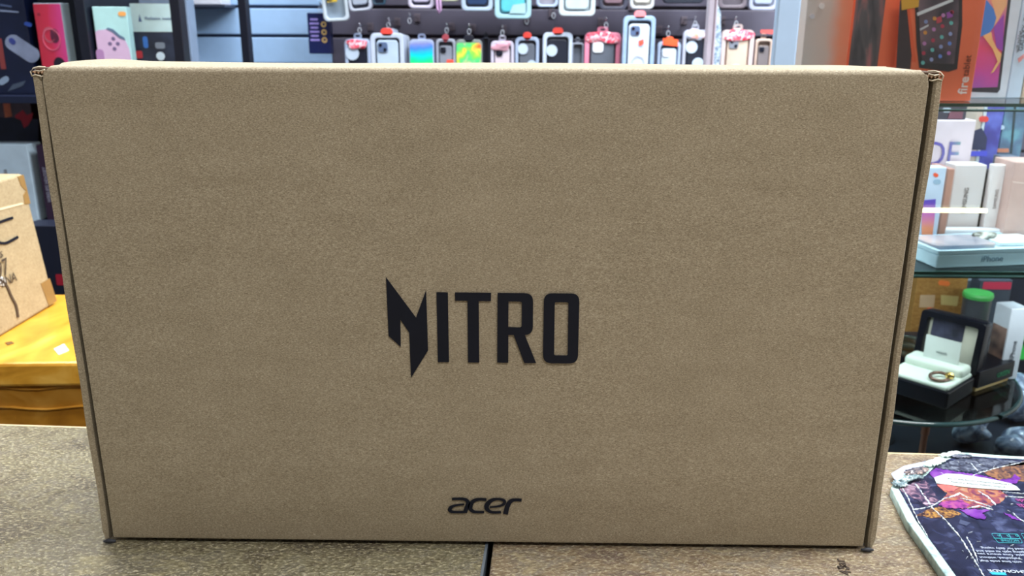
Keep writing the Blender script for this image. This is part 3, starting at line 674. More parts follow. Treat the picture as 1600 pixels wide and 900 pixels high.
dl(o, 'printed_line', [(0, 6), (18, 9), (18, 12), (0, 9)], M((70, 85, 120), .5), .05, FY)
dl(o, 'printed_line', [(0, 15), (29, 18), (29, 20), (0, 18)], M((120, 135, 165), .5), .05, FY)
dl(o, 'printed_badge', capsule(41, 37, 47, 39, 3), M((40, 70, 150), .4), .05, FY)
dl(o, 'printed_picture', capsule(3, 128, 9, 124, 5)[:], M((125, 145, 170), .4), .05, FY)
dl(o, 'printed_picture', [(12, 143), (20, 132), (40, 126), (36, 134), (20, 140)], M((60, 72, 90), .4), .05, FY)
dl(o, 'printed_stripe', [(-6, 60), (2, 60), (10, 108), (2, 108)], M((120, 50, 50), .5), .05, FY)
# red headphone box
x, z, w_, h_ = rect(50, 101, 6, 96, LY+.01)
RED = grad_mat('red_to_pink_print', [(0, (200, 40, 62)), (.5, (212, 45, 78)), (1, (226, 70, 150))], 'X', -.03, .03)
zz = PY(75, 5, LY+.02).z
o = carton('headphone_box', 'pinkish red headphone box with a dark earcup picture, left of the black upright', 'boxed gadget', x-.003, LY+.04, s1z+.0005, w_, zz-s1z, .022, M((170, 196, 214), .35), rz=-.25, group=G1)
hh = zz-s1z
decal(o, 'printed_front', [rr(w_*.99, hh*.985, .002, 0, hh/2)], RED, .022)
decal(o, 'printed_earcup', [circ(.0145, -.003, hh*.66), circ(.011, -.003, hh*.66)], M((190, 90, 110), .4), .022, 2)
decal(o, 'printed_earcup', [rr(.018, .026, .009, .008, hh*.65)], M((96, 30, 60), .4), .022, 2)
decal(o, 'printed_headband', [circ(.020, 0, hh*.61), circ(.0183, 0, hh*.61)], M((225, 110, 140), .4), .022, 3)
decal(o, 'printed_earcup', [circ(.013, .010, hh*.34)], M((30, 20, 34), .4), .022, 2)
decal(o, 'printed_logo', [rr(.006, .005, .001, -w_/2+.01, hh*.88)], M((150, 30, 50), .4), .022, 2)
# lower left shelf goods
zlow = s2z+.0005; GY = LY+.20
o = carton('game_case', 'dark maroon boxed game with an orange stripe behind the pale box at far left', 'boxed gadget', PY(-10, 190, GY).x, GY+.02, zlow, .17, PY(20, 156, GY).z-zlow, .04, M((92, 60, 70), .35, var=.4, scale=20), group=G1)
dl(o, 'printed_stripe', [(3, 150), (14, 150), (19, 182), (8, 184)], M((244, 134, 92), .5, var=.2), .04, GY)
dl(o, 'printed_panel', [(-20, 182), (60, 186), (60, 228), (-20, 228)], M((22, 28, 56), .5, var=.3), .04, GY)
dl(o, 'printed_flame', [(24, 184), (33, 188), (38, 200), (44, 196), (50, 186), (52, 176), (42, 180), (36, 172), (30, 176), (24, 180)], M((214, 36, 60), .5), .04, GY, 2)
x, z, w_, h_ = rect(-55, 46, 226, 350, LY-.03)
o = carton('white_boxed_gadget', 'plain pale blue white box with faint vertical lettering, behind the beige carton', 'boxed gadget', PY(14, 300, LY+.03).x-.03, LY+.06, zlow, .155, PY(20, 226, LY+.035).z-zlow, .05, M((182, 205, 222), .4), rz=0, group=G1)
tt = text('printed_text', o, 'wireless', .012, (.030, -.0256, .085), M((90, 80, 90), .5), rot=(PI/2, -PI/2, 0))
x, z, w_, h_ = rect(66, 80, 222, 348, LY+.03)
o = carton('dark_game_case', 'dark maroon game case spine standing right of the pale box', 'boxed gadget', PY(74, 290, LY+.03).x, LY+.09, zlow, .022, PY(70, 226, LY+.04).z-zlow, .12, M((44, 26, 48), .35), group=G1)
text('printed_text', o, 'WIRELESS HEADSET', .010, (.003, -.0606, .075), M((150, 150, 170), .5), rot=(PI/2, -PI/2, 0), sx=.8)
# black bin low between the cartons and the big carton
o = carton('red_black_case', 'dark case with a red corner low between the beige carton and the big carton', 'boxed gadget', PY(84, 400, .95).x, .98, -.30, .10, PY(84, 352, .96).z+.30, .05, M((16, 22, 40), .4))
decal(o, 'red_label', [rr(.05, .020, .002, .02, PY(80, 437, .955).z+.30)], M((150, 24, 44), .4), .05)
sb = empty('storage_shelf', (o.location.x, 1.0, FLOOR)); tag(sb, 'low dark shelf below the dark red cornered case behind the yellow carton', 'shelf')
box('shelf_board', sb, -.1, .1, -.06, .06, -FLOOR-.32, -FLOOR-.3005, BLK)
for sx_ in (-1, 1): box('leg', sb, sx_*.09-.01, sx_*.09+.01, -.05, .05, 0, -FLOOR-.3205, BLK)

# controller box and headset pack in the middle bay
zz = PY(165, 11, LY+.03).z; hh = zz-s1z
x = xd1+.0335
o = carton('game_controller_box', 'pale mint box with a pink game controller picture and a small orange sticker', 'boxed gadget', x, LY+.035, s1z+.0005, .060, hh, .030, M((176, 222, 226), .35), rz=.15, group=G1)
PNK = M((208, 180, 214), .4, var=.05)
decal(o, 'printed_controller', [[(-.0295, .03), (-.0295, hh-.045), (-.025, hh-.042), (-.010, hh-.040), (.0, hh-.045), (.012, hh-.056), (.022, hh-.060), (.027, hh-.075), (.029, hh-.10), (.029, .04), (.01, .03)]], PNK, .03)
decal(o, 'printed_shadow', [[(-.010, hh-.040), (.0, hh-.045), (.012, hh-.056), (.022, hh-.060), (.021, hh-.055), (.013, hh-.050), (.003, hh-.040), (-.006, hh-.037)]], M((90, 112, 140), .4), .03, 2)
for dx_, dz_ in ((0, .009), (0, -.009), (-.007, 0), (.007, 0)): decal(o, 'printed_button', [circ(.0035, .001+dx_, hh-.066+dz_)], M((112, 98, 138), .4), .03, 2)
decal(o, 'printed_grip', [rr(.014, .028, .006, -.026, hh-.09)], M((170, 130, 180), .4), .03, 2)
decal(o, 'printed_glow', [rr(.045, .022, .008, .0, hh-.108)], M((228, 172, 170), .4), .03, 2)
decal(o, 'price_sticker', [rr(.014, .008, .004, .022, hh-.0125)], M((240, 170, 96), .4), .03, 2)
x = PY(235, 50, LY+.07).x; hh = PY(235, 5, LY+.06).z-s1z
o = carton('headset_window_box', 'dark window box with a white header band, right of the mint controller box', 'boxed gadget', x, LY+.11, s1z+.0005, .086, hh, .05, M((40, 48, 66), .3, var=.5, scale=30), rz=.20, group=G1)
decal(o, 'header_band', [rr(.0856, .052, .001, 0, hh-.0265)], M((192, 220, 224), .4), .05)
decal(o, 'printed_logo', [[(-.030, hh-.034), (-.024, hh-.034), (-.027, hh-.020)]], M((70, 96, 140), .5), .05, 2)
text('printed_text', o, 'PlayStation  headset', .008, (.008, -.0262, hh-.030), M((90, 112, 150), .5), sx=.8)
decal(o, 'blue_accent', [rr(.009, .022, .004, -.022, hh-.072)], M((60, 120, 205), .4), .05)
decal(o, 'headset_pad', [rr(.018, .012, .004, .004, hh-.078)], M((120, 130, 145), .4), .05)
decal(o, 'headset_pad', [circ(.008, .003, hh-.098)], M((205, 222, 235), .4), .05, 2)
decal(o, 'red_accent', [rr(.012, .014, .003, -.036, hh-.095)], M((190, 60, 70), .4), .05)
decal(o, 'green_glow', [[(.036, hh-.105), (.043, hh-.105), (.043, hh-.078)]], M((60, 215, 110), .4), .05)  # green patch painted in for a green glow
x = PY(226, 0, LY+.22).x+.012
o = carton('clear_plastic_box', 'grey blue translucent box behind the headset window box', 'boxed gadget', x+.012, LY+.27, s1z+.0005, .10, PY(200, -3, LY+.22).z-s1z, .06, M((128, 146, 172), .25), rz=.1, group=G1)
# pale box at the top near the slat wall
x, z, w_, h_ = rect(278, 342, -60, 11, SW-.09)
wb = empty('white_goods_box', (x, SW-.045, z)); tag(wb, 'white box on a shelf bracket at the top of the pale slat wall', 'boxed gadget')
box('body', wb, -w_/2, w_/2, -.04, .036, .0065, h_, M((215, 222, 238), .4), .002)
box('flap_line', wb, -w_/2+.030, -w_/2+.0306, -.0407, -.0399, .0065, h_*.9, M((150, 160, 185), .5))
br = tag(box('shelf_bracket', None, -w_/2-.008, w_/2+.01, -.045, .044, 0, .006, M((50, 58, 76), .4), .001), 'thin dark bracket shelf under the white box on the slat wall', 'shelf'); br.location = (x, SW-.045, z)

# ------------------------------------------------------------------ hanging phone case packs
GP = 'phone case packs hanging on the slat wall'
RD = (232, 74, 66)
HOOK = M((190, 196, 206), .25, .9)
def hook(px, py, lab, front=1.74):
    p = PY(px, py, front); t = empty('wall_hook', (p.x, SW, p.z)); tag(t, lab, 'hook', 'metal display hooks on the slat wall')
    dy = front-SW
    link('rod', tube_mesh([(0, -.001, .012), (0, dy*.9, .012), (0, dy, .018)], .0018, 8), HOOK, t)
    bm_pts = [(.0042*math.cos(a_*PI/8), dy-.001, .001+.0065*math.sin(a_*PI/8)) for a_ in range(16)]
    link('price_ring', tube_mesh(bm_pts, .0008, 6, closed=True), M((190, 200, 214), .3, .3), t)
    box('back_clip', t, -.008, .008, -.006, -.0005, .0, .020, M((96, 88, 100), .5), .001); return t
def pack(pxl, pxr, pyt, label, frame, case=None, card=None, pyb=None, Y=1.77, tabc=None, cam='grey', ring=None, dots=None, hgt=.19, th=.018, rot=0, ht=True, crumpled=None, bottom_anchor=False, art=None, accents=()):
    if bottom_anchor: x, z, w_, _ = rect(pxl, pxr, pyb-40, pyb, Y); z0 = z; h_ = hgt
    else:
        a_ = PY(pxl, pyt+30, Y); b_ = PY(pxr, pyt+30, Y); x = (a_.x+b_.x)/2; w_ = b_.x-a_.x; h_ = hgt; z0 = PY((pxl+pxr)/2, pyt, Y).z-h_
    t = empty('phone_case_pack', (x, Y, z0), 0); tag(t, label, 'phone case', GP); t.rotation_euler = (0, rot, 0)
    r_ = min(.012, w_*.2)
    bx_ = .13*w_
    shell_ = plate('plastic_tray', t, [rr(w_, h_-.002, r_, 0, h_/2), rr(w_-2*bx_, h_-.002-2.0*bx_, r_*.7, 0, h_/2-.001)], th, frame, y=0, bev=.002)
    plate('insert_card', t, [rr(w_*.96, h_*.97, r_, 0, h_/2)], .003, card or M((70, 76, 92), .5), y=th/2-.003)
    cw = w_*.64; chh = h_*.82; cz = h_*.495
    if art: plate('printed_card', t, [rr(w_*.90, h_*.92, r_*.6, 0, h_*.49)], .004, art, y=-th/2-.001)
    if case:
        c = plate('phone_case', t, [rr(cw, chh, cw*.18, 0, cz)], .009, case, y=-.003, bev=.0015)
        ctop = cz+chh/2
        if cam:
            cm = M({'grey': (120, 126, 140), 'dark': (22, 28, 44), 'blue': (84, 104, 140), 'white': (215, 222, 232)}[cam], .3)
            cc = plate('camera_cutout', c, [rr(cw*.46, cw*.46, cw*.12, -cw*.20, ctop-cw*.32)], .002, cm, y=-.0095, bev=.0006)
            if cam != 'white':
                for lx, lz in ((-.1, .1), (.1, -.1)): plate('lens', c, [circ(cw*.075, -cw*.20+lx*cw, ctop-cw*.32+lz*cw, 14)], .002, M((16, 20, 34), .15), y=-.0112)
        if ring: plate('charging_ring', c, [circ(cw*.33, 0, cz-.005), circ(cw*.24, 0, cz-.005)], .0015, ring, y=-.0085)
    if dots:
        for (dx_, dz_, dr) in dots: plate('white_sticker', t, [circ(dr*w_, dx_*w_, h_+dz_*w_, 20)], .0015, M((176, 194, 216), .4), y=-th/2-.0012)
    for nm, loops_, mt in accents: plate(nm, t, [[(u*w_, h_+v*w_) for u, v in loops_]], .0014, mt, y=-th/2-.0018)
    if tabc: plate('hang_tab', t, [rr(w_*.36, .020, .009, 0, h_+.001)], .004, M(tabc, .4), y=-th/2+.002, bev=.001)
    else: plate('hang_tab', t, [rr(w_*.3, .020, .006, 0, h_+.003), rr(.012, .005, .002, 0, h_+.006)], .002, frame, y=th/2-.004)
    if crumpled: crumple('crumpled_film', t, (0, -th/2-.002, h_-.014), w_*.42, .004, .013, crumpled, int(pxl), 3, .35)
    return t
FR = M((156, 174, 204), .35, var=.04); FRW = M((184, 198, 220), .3, var=.04); CLR = M((146, 174, 206), .2, var=.1, scale=60)
DK = M((16, 24, 42), .4); GY = M((86, 94, 108), .45); LG = M((176, 198, 222), .35)
HOLO = grad_mat('holographic_card', [(0, (60, 225, 60)), (.3, (20, 225, 150)), (.5, (0, 200, 225)), (.68, (70, 130, 240)), (.85, (130, 140, 200)), (1, (190, 195, 215))], 'Z', .118, .19, .25)
MULTI = ramp_mat('multicolour_card', [(.3, (236, 90, 50)), (.4, (240, 200, 80)), (.5, (130, 225, 80)), (.58, (70, 200, 130)), (.68, (220, 200, 150)), (.8, (236, 120, 110))], 26, .3, 2, dist=.6)
REDF = ramp_mat('red_film', [(.35, (240, 242, 250)), (.48, (236, 130, 150)), (.6, (226, 56, 84))], 60, .25, 3, dist=2)
WF = ramp_mat('white_film', [(.35, (96, 112, 136)), (.5, (150, 170, 192)), (.65, (205, 220, 230))], 70, .2, 3, dist=2)
RTAB = M((238, 84, 66), .4)
# lower row
pack(540, 580, 60, 'black phone case pack with crumpled red and white film, leftmost of the lower row', FR, DK, tabc=None, cam='white', dots=((-.2, -.55, .26),), crumpled=REDF)
st = pack(580, 632, 51, 'white framed pack with a pale ring backed case and red tab, second in lower row', FRW, LG, tabc=RD, cam='blue', ring=M((214, 226, 240), .3))
for k in (1, 2): pack(580+4.5*k, 632+4.5*k, 51+1.5*k, ['', 'white pack directly behind the pale ring backed case pack', 'rearmost white pack behind the pale ring backed case pack'][k], FRW, None, Y=1.77+.022*k)
pack(640, 679, 61, 'pack with a holographic blue to green card, right of the white framed stack', M((150, 165, 200), .3), None, card=DK, art=HOLO)
pack(682, 712, 60, 'slim grey pack with dark camera cutout and red sticker, between the two colourful cards', M((150, 158, 176), .35), M((128, 136, 152), .4), cam='dark', tabc=(160, 70, 84), accents=(('red_sticker', [(.05, -1.05), (.4, -1.05), (.4, -1.35), (.05, -1.35)], RTAB),))
pack(712, 754, 61, 'pack with a yellow green and red marbled card and a black tab', M((120, 130, 130), .3), None, card=DK, art=MULTI, tabc=(20, 24, 40), crumpled=None)
pack(755, 764, 58, 'narrow dark filler standing for the shaded gap beside the marbled card', DK, None, card=DK)  # dark strip added for the shaded gap between packs
pack(767, 803, 63, 'clear pack with a rose tinted phone case and red lower sticker', M((188, 186, 208), .3), M((200, 190, 205), .35), cam='dark', crumpled=M((200, 150, 170), .3), accents=(('red_sticker', [(-.45, -1.0), (-.1, -1.0), (-.1, -1.3), (-.45, -1.3)], M((226, 60, 76), .4)),))
pack(805, 842, 57, 'white framed pack with a grey phone case, two white stickers and a red tab', FR, GY, tabc=RD, cam=None, dots=((-.18, -.5, .22), (.2, -1.15, .2)))
pack(848, 894, 50, 'white framed pack with a black phone case, white sticker and a red tab', FRW, DK, tabc=RD, cam=None, dots=((-.2, -.60, .19), (.12, -1.2, .17)))
pack(893, 911, 66, 'narrow grey pack between the black case pack and the pink topped pack', M((120, 128, 144), .4), None, card=GY)
pack(913, 969, 50, 'pack with crumpled pink red film over a grey ring backed case', M((214, 130, 158), .3), GY, cam='white', ring=M((200, 214, 228), .3), crumpled=REDF)
pack(973, 1023, 24, 'large clear pack with a pale blue magnetic case and red dot inside its ring', CLR, M((196, 214, 234), .25), cam='blue', ring=M((168, 178, 200), .3), tabc=(230, 130, 140), Y=1.72, hgt=.21, accents=(('red_sticker', [(-.02, -.76), (.14, -.70), (.16, -.84), (.02, -.92)], RTAB),))
pack(1026, 1062, 64, 'pale pack with a wide orange red tab, right of the large clear pack', FR, M((188, 204, 222), .4), cam='white', tabc=(244, 92, 50), accents=(('wide_orange_tab', [(-.3, .12), (.35, .06), (.35, -.22), (-.3, -.16)], M((246, 92, 48), .4)),))
pack(1066, 1104, 46, 'pack with a black case, white stickers and orange tinted film top', M((170, 176, 196), .3), DK, cam=None, dots=((-.15, -.7, .24), (.15, -1.35, .24)), crumpled=ramp_mat('orange_film', [(.4, (180, 190, 210)), (.6, (232, 140, 110))], 60, .3))
pack(1126, 1176, 46, 'ring backed case pack with painted tan reflection, red and white film, right of the white upright', M((206, 190, 190), .3), M((196, 178, 164), .4), card=M((170, 132, 110), .5), cam='grey', ring=M((222, 210, 200), .3), crumpled=REDF)  # tan tint puts a brownish glass reflection into the pack colours
pack(1178, 1204, 60, 'grey pack with painted tan reflection at the left edge of the glass cabinet', M((190, 170, 160), .3), M((110, 104, 108), .4), card=M((160, 140, 130), .5), cam='dark', accents=(('red_tab', [(-.3, .5), (.5, .5), (.5, .25), (-.3, .3)], M((214, 92, 90), .4)),))  # tan here also stands for the pane reflection
# twisted clear bag strip
p = PY(1120, 60, 1.74)
bs = crumple('twisted_bag', None, (0, 0, 0), .011, .008, .11, WF, 11, 4, .3); bs.location = (p.x, 1.74, p.z-.03); tag(bs, 'narrow twisted clear plastic bag hanging beside the white upright', 'plastic bag')
# upper row, cut by the top of the picture
def up(pxl, pxr, pyb, label, *a, **k): return pack(pxl, pxr, 0, label, *a, pyb=pyb, bottom_anchor=True, Y=k.pop('Y', 1.74), **k)
up(506, 546, 34, 'white pack with a yellow and black pictured card, tilted, left end of the upper row', M((176, 190, 204), .3), None, card=M((129, 146, 163), .4), rot=-.06, accents=(('printed_picture', [(-.28, -1.72), (.12, -1.72), (.12, -2.25), (-.28, -2.25)], ramp_mat('yellow_black_print', [(.42, (30, 34, 44)), (.55, (226, 196, 60))], 90, .4)),))
up(546, 582, 18, 'pale grey pack with a red lower edge, next to the yellow pictured pack', M((163, 172, 190), .3), M((151, 163, 184), .3), cam=None, rot=-.1, accents=(('red_strip', [(-.5, -2.2), (.5, -2.2), (.5, -2.45), (-.5, -2.45)], RTAB),))
up(582, 602, 8, 'dark teal pack behind the pale grey pack in the upper row', M((51, 82, 103), .4), None, card=DK, Y=1.80)
up(638, 678, 14, 'lilac white pack in the upper row above the holographic card', M((185, 182, 206), .3), M((176, 172, 199), .3), cam=None)
up(682, 718, 3, 'beige and green trimmed pack in the upper row', M((168, 172, 154), .3), None, card=GY)
up(721, 770, 18, 'pale blue framed pack with a navy case in the upper row', M((158, 178, 201), .3), M((34, 56, 92), .3), cam=None)
up(773, 830, 30, 'bright cyan pack in the middle of the upper row', M((151, 189, 204), .3), M((82, 177, 196), .3), card=M((111, 176, 193), .4), cam=None, accents=(('printed_patch', [(.0, -1.9), (.35, -1.85), (.35, -2.12), (-.1, -2.12)], M((154, 189, 199), .4)),), hgt=.205)
up(838, 872, 12, 'grey white pack right of the cyan pack', FR, None, card=M((129, 129, 141), .4))
up(873, 930, 26, 'milky white wrapped pack in the upper row above the pink topped pack', M((184, 197, 206), .25), M((176, 194, 204), .25), card=M((177, 194, 202), .4), cam=None, crumpled=None, hgt=.205)
up(936, 980, 16, 'dusky mauve pack with a dark border in the upper row', M((60, 63, 79), .3), M((110, 89, 101), .35), card=M((94, 77, 89), .4), cam=None)
up(984, 1022, 15, 'cream pack in the upper row above the large clear pack', M((177, 182, 189), .3), M((194, 192, 185), .35), card=M((190, 189, 184), .4), cam=None)
up(1036, 1100, 6, 'wide dark navy pack in the upper row left of the white upright', M((20, 29, 46), .4), None, card=DK)
up(1122, 1166, 14, 'grey lilac pack right of the white upright in the upper row', M((103, 96, 106), .3), None, card=M((77, 72, 82), .4))
up(1170, 1214, 17, 'pale lilac pack at the right end of the upper row', M((154, 161, 184), .3), M((151, 163, 189), .3), card=M((151, 158, 176), .4), cam=None)
p1 = PY(683, 16, 1.72); lz = link('wrist_strap', tube_mesh([(0, 0, .10), (0, -.002, .03), (.001, -.002, .004), (.005, -.002, -.008), (.009, -.002, 0), (.008, 0, .03), (.004, 0, .10)], .0028, 8), M((196, 160, 205), .4), None)
lz.location = (p1.x, 1.72, p1.z); tag(lz, 'lilac looped wrist strap dangling beside the lilac white pack', 'strap')
for i, (px_, py_, lb_) in enumerate([(640, 33, 'metal hook with a price ring above the holographic card'), (823, 34, 'metal hook with a price ring above the grey case pack'), (865, 25, 'metal hook with a price ring above the black case pack'),
    (562, 48, 'metal hook above the leftmost black case pack'), (607, 40, 'metal hook above the white framed stack of packs'), (698, 48, 'metal hook above the slim grey pack'), (733, 50, 'metal hook above the marbled card'), (785, 52, 'metal hook above the rose tinted pack'),
    (947, 40, 'metal hook above the pink topped pack'), (998, 14, 'metal hook above the large clear pack'), (1044, 53, 'metal hook above the orange tabbed pack'), (1086, 38, 'metal hook above the orange film pack'), (1150, 38, 'metal hook above the tan tinted ring backed case')]): hook(px_, py_, lb_)
# navy pack on the slat wall seam
x, z, w_, h_ = rect(482, 517, 20, 84, 1.80)
o = carton('earphone_box', 'dark navy box with purple lettering and three gold circles, hanging beside the pale slats', 'boxed gadget', x, 1.81, z, w_, h_, .03, M((22, 34, 84), .3), bev=.002)
for k in range(3): decal(o, 'printed_circle', [circ(.007, w_*.22, h_*(.72-.19*k)), circ(.0035, w_*.22, h_*(.72-.19*k))], M((205, 175, 110), .4), .03)
for k in range(6): decal(o, 'printed_line', [rr(w_*(.42 if k % 2 else .34), .005, .001, -w_*.20, h_*(.84-.10*k))], M((150, 140, 220), .5), .03)
hk = hook(500, 15, 'metal hook holding the navy gold circled box', 1.79)

# ------------------------------------------------------------------ right: glass cabinet
CY = .52
gx0 = PY(1212, 50, CY).x; gx1 = PY(1248, 50, CY).x; GXR = 1.05; CB_ = 1.02
gc = empty('glass_display_cabinet', (gx0, CY, FLOOR)); tag(gc, 'tall glass display cabinet with pale corner posts and glass shelves, right of the hanging cases', 'display cabinet')
def gb(nm, x0, x1, y0, y1, z0, z1, mat, bev=.001): return box(nm, gc, x0-gx0, x1-gx0, y0-CY, y1-CY, z0-FLOOR, z1-FLOOR, mat, bev)
ALU = M((176, 202, 232), .3, .1, var=.03)
gb('corner_post', gx0, gx1, CY+.0, CY+.012, FLOOR, CEIL-.01, ALU, .002)
xr0 = PY(1105, 50, CB_-.02).x; xr1 = PY(1119, 50, CB_-.02).x
gb('rear_post', xr0, xr1, CB_-.02, CB_, FLOOR, CEIL-.01, M((176, 170, 184), .35), .002)
gb('post_groove', xr1-.005, xr1-.003, CB_-.0212, CB_-.0198, FLOOR+.01, CEIL-.02, M((128, 112, 124), .4), 0)
gb('corner_post', GXR-.02, GXR, CY, CY+.02, FLOOR, CEIL-.01, ALU, .002)
gb('corner_post', GXR-.02, GXR, CB_-.02, CB_, FLOOR, CEIL-.01, ALU, .002)
DECK = -.26
gb('glass_pane', gx1+.001, GXR-.021, CY+.004, CY+.009, DECK+.001, CEIL-.012, GLASS, 0)
SH1 = PY(1530, 158, CY+.05).z; SH2 = PZ(1465, 419, 0).z
SH2 = PY(1500, 420, CY+.03).z
GEDGE = M((58, 92, 84), .15)
for z in (SH1,):
    gb('glass_shelf', gx0+.021, GXR-.021, CY+.02, CB_-.021, z-.004, z, GLASS, 0); gb('shelf_edge', gx0+.021, GXR-.021, CY+.0165, CY+.0195, z-.004, z, GEDGE, 0)
gb('glass_shelf', gx0+.021, GXR-.021, CY+.02, CB_-.021, SH2-.004, SH2, GLASS, 0); gb('shelf_edge', gx0+.021, GXR-.021, CY+.0165, CY+.0195, SH2-.004, SH2, GEDGE, 0)
gb('base_cupboard', gx0+.021, GXR-.021, CY+.014, CB_-.001, FLOOR+.001, DECK, M((22, 26, 38), .4), .002)
gb('back_panel', gx0+.021, GXR-.021, CB_-.008, CB_-.002, DECK+.001, SH2-.03, M((30, 36, 52), .4, var=.4, scale=12))
for z_, pw_ in ((CEIL-.55, 20), (SH1-.008, .62), (SH2-.008, .9)):      # unseen fill lamps added under the shelf fronts to brighten the goods
    gb('added_fill_strip', gx0+.03, GXR-.03, CY+.022, CY+.032, z_-.002, z_, M((60, 90, 84), .4), 0)
    l = bpy.data.lights.new('area', 'AREA'); l.shape = 'RECTANGLE'; l.size = GXR-gx0-.08; l.size_y = .012; l.energy = pw_; l.color = (.93, .97, 1)
    q = bpy.data.objects.new('cabinet_fill_light', l); COL.objects.link(q); q.location = ((gx0+GXR)/2, CY+.027, z_-.008)
    q.rotation_euler = Vector((0, .75, -1)).to_track_quat('-Z', 'Y').to_euler()
# glowing rod added to stand for a lamp reflection in the front glass
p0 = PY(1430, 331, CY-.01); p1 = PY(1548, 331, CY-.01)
lb_ = link('reflection_streak', tube_mesh([(0, 0, 0), (p1.x-p0.x, 0, 0)], .0026, 10), M((255, 250, 200), .4, emis=2.2), None); lb_.location = (p0.x, CY-.0005, p0.z)
tag(lb_, 'short glowing warm white streak standing for a reflection in the front glass of the cabinet', 'light')

# tablet boxes on the upper shelf
OR = M((255, 118, 82), .4, var=.05); GT = 'tablet boxes on the upper glass shelf'
def shelfbox(name, label, cat, pxl, pxr, zs, toppy, Y, t, mat, rz=0, group=None, h=None):
    yb = 110 if zs == SH1 else 300
    a_ = PY(pxl, yb, Y); b_ = PY(pxr, yb, Y); w_ = b_.x-a_.x
    hh_ = h if h else PY((pxl+pxr)/2, toppy, Y).z-zs
    o_ = carton(name, label, cat, (a_.x+b_.x)/2, Y+t/2, zs+.0004, w_, hh_, t, mat, rz, group=group); return o_, w_, hh_
o, w_, h_ = shelfbox('tablet_box', 'orange tablet box with painted tan pane reflection, leftmost on the upper glass shelf', 'tablet box', 1251, 1322, SH1, -60, CY+.06, .05, grad_mat('tan_reflection_on_orange', [(0, (206, 186, 178)), (.45, (216, 180, 170)), (.75, (246, 140, 108)), (1, (252, 124, 90))], 'X', -.028, .030), group=GT)  # tan part of the blend paints a glass reflection onto the orange box
decal(o, 'round_sticker', [circ(.0035, -.010, PY(1278, 10, CY+.06).z-SH1)], M((232, 210, 205), .4), .05)
decal(o, 'round_sticker', [circ(.003, -.020, PY(1266, 26, CY+.06).z-SH1)], M((205, 190, 195), .4), .05)
DPR = ramp_mat('dark_portrait_print', [(.3, (46, 46, 62)), (.45, (90, 84, 92)), (.58, (170, 100, 104)), (.75, (196, 150, 140))], 30, .35, 4, stretch=(1.6, 1, .4), dist=.8)
o, w_, h_ = shelfbox('tablet_box', 'orange tablet box with a dark portrait screen picture, second on the upper glass shelf', 'tablet box', 1322, 1412, SH1, -60, CY+.065, .04, OR, group=GT)
decal(o, 'printed_screen', [rr(w_*.50, h_*.94, .004, -w_*.22, h_*.52)], DPR, .04)
TB = M((44, 42, 56), .3)
o, w_, h_ = shelfbox('tablet_box', 'orange tablet box picturing a tilted screen full of round app icons', 'tablet box', 1407, 1524, SH1, -60, CY+.045, .045, OR, group=GT)
o.rotation_euler.z = .0
TY = CY+.045
def td(nm, pts, mat, k=1): return dl(o, nm, pts, mat, .045, TY, k)
td('printed_back_case', [(1406, 0), (1418, 0), (1426, 60), (1422, 110), (1400, 110)], M((60, 48, 62), .35))
td('printed_pen', [(1417, 14), (1421, 14), (1431, 97), (1425, 97)], M((244, 96, 60), .4), 2)
td('printed_tablet', [(1428, -20), (1503, -40), (1503, 40), (1495, 108), (1482, 112), (1436, 106), (1432, 70)], TB, 2)
td('printed_screen', [(1432, -15), (1498, -30), (1497, 36), (1490, 100), (1440, 98)], ramp_mat('grey_red_screen', [(.35, (64, 60, 76)), (.6, (120, 96, 110)), (.8, (165, 120, 130))], 26, .3), 3)
td('printed_bar', [(1432, 20), (1487, -2), (1489, 2), (1433, 25)], M((226, 222, 230), .4), 4)
td('printed_bar', [(1436, 45), (1450, 38), (1450, 41), (1437, 48)], M((205, 200, 210), .4), 4)
ic = [(140, 150, 200), (190, 110, 190), (110, 190, 190), (226, 150, 80), (120, 90, 190), (150, 160, 210), (200, 130, 190), (90, 130, 90), (110, 140, 220), (190, 60, 90)]
k = 0
for r_, (ya) in enumerate((28, 45, 62, 77, 92)):
    for c_ in range(4):
        px_ = 1446+c_*13.5-r_*1.2; py_ = ya-c_*5+6
        td('printed_app_icon', [(px_+3*math.cos(a_*PI/5), py_+3.2*math.sin(a_*PI/5)) for a_ in range(10)], M(ic[(k*3+r_) % 10], .4), 4); k += 1
td('printed_app_icon', [(1478, 20), (1487, 17), (1488, 26), (1479, 29)], M((160, 80, 170), .4), 4); td('printed_app_icon', [(1462, 28), (1470, 25), (1471, 34), (1463, 37)], M((200, 70, 90), .4), 4)
td('yellow_sticker', [(1407, -10), (1436, -10), (1434, 11), (1408, 16)], M((232, 168, 60), .4), 5)
def shelf_text(o_, body, px, py, Y, size, mat, t, sx=1, bold=0, rot=-PI/2):
    p_ = PY(px, py, Y); return text('printed_text', o_, body, size, (p_.x-o_.location.x, -t/2-.0012, p_.z-o_.location.z), mat, rot=(PI/2, rot, 0), align='LEFT', sx=sx, bold=bold)
shelf_text(o, 'fire', 1509, 147, TY, .0150, M((250, 225, 220), .4), .045, 1, .0003)
shelf_text(o, 'tablet', 1512, 119, TY, .0105, M((120, 50, 40), .4), .045, 1)
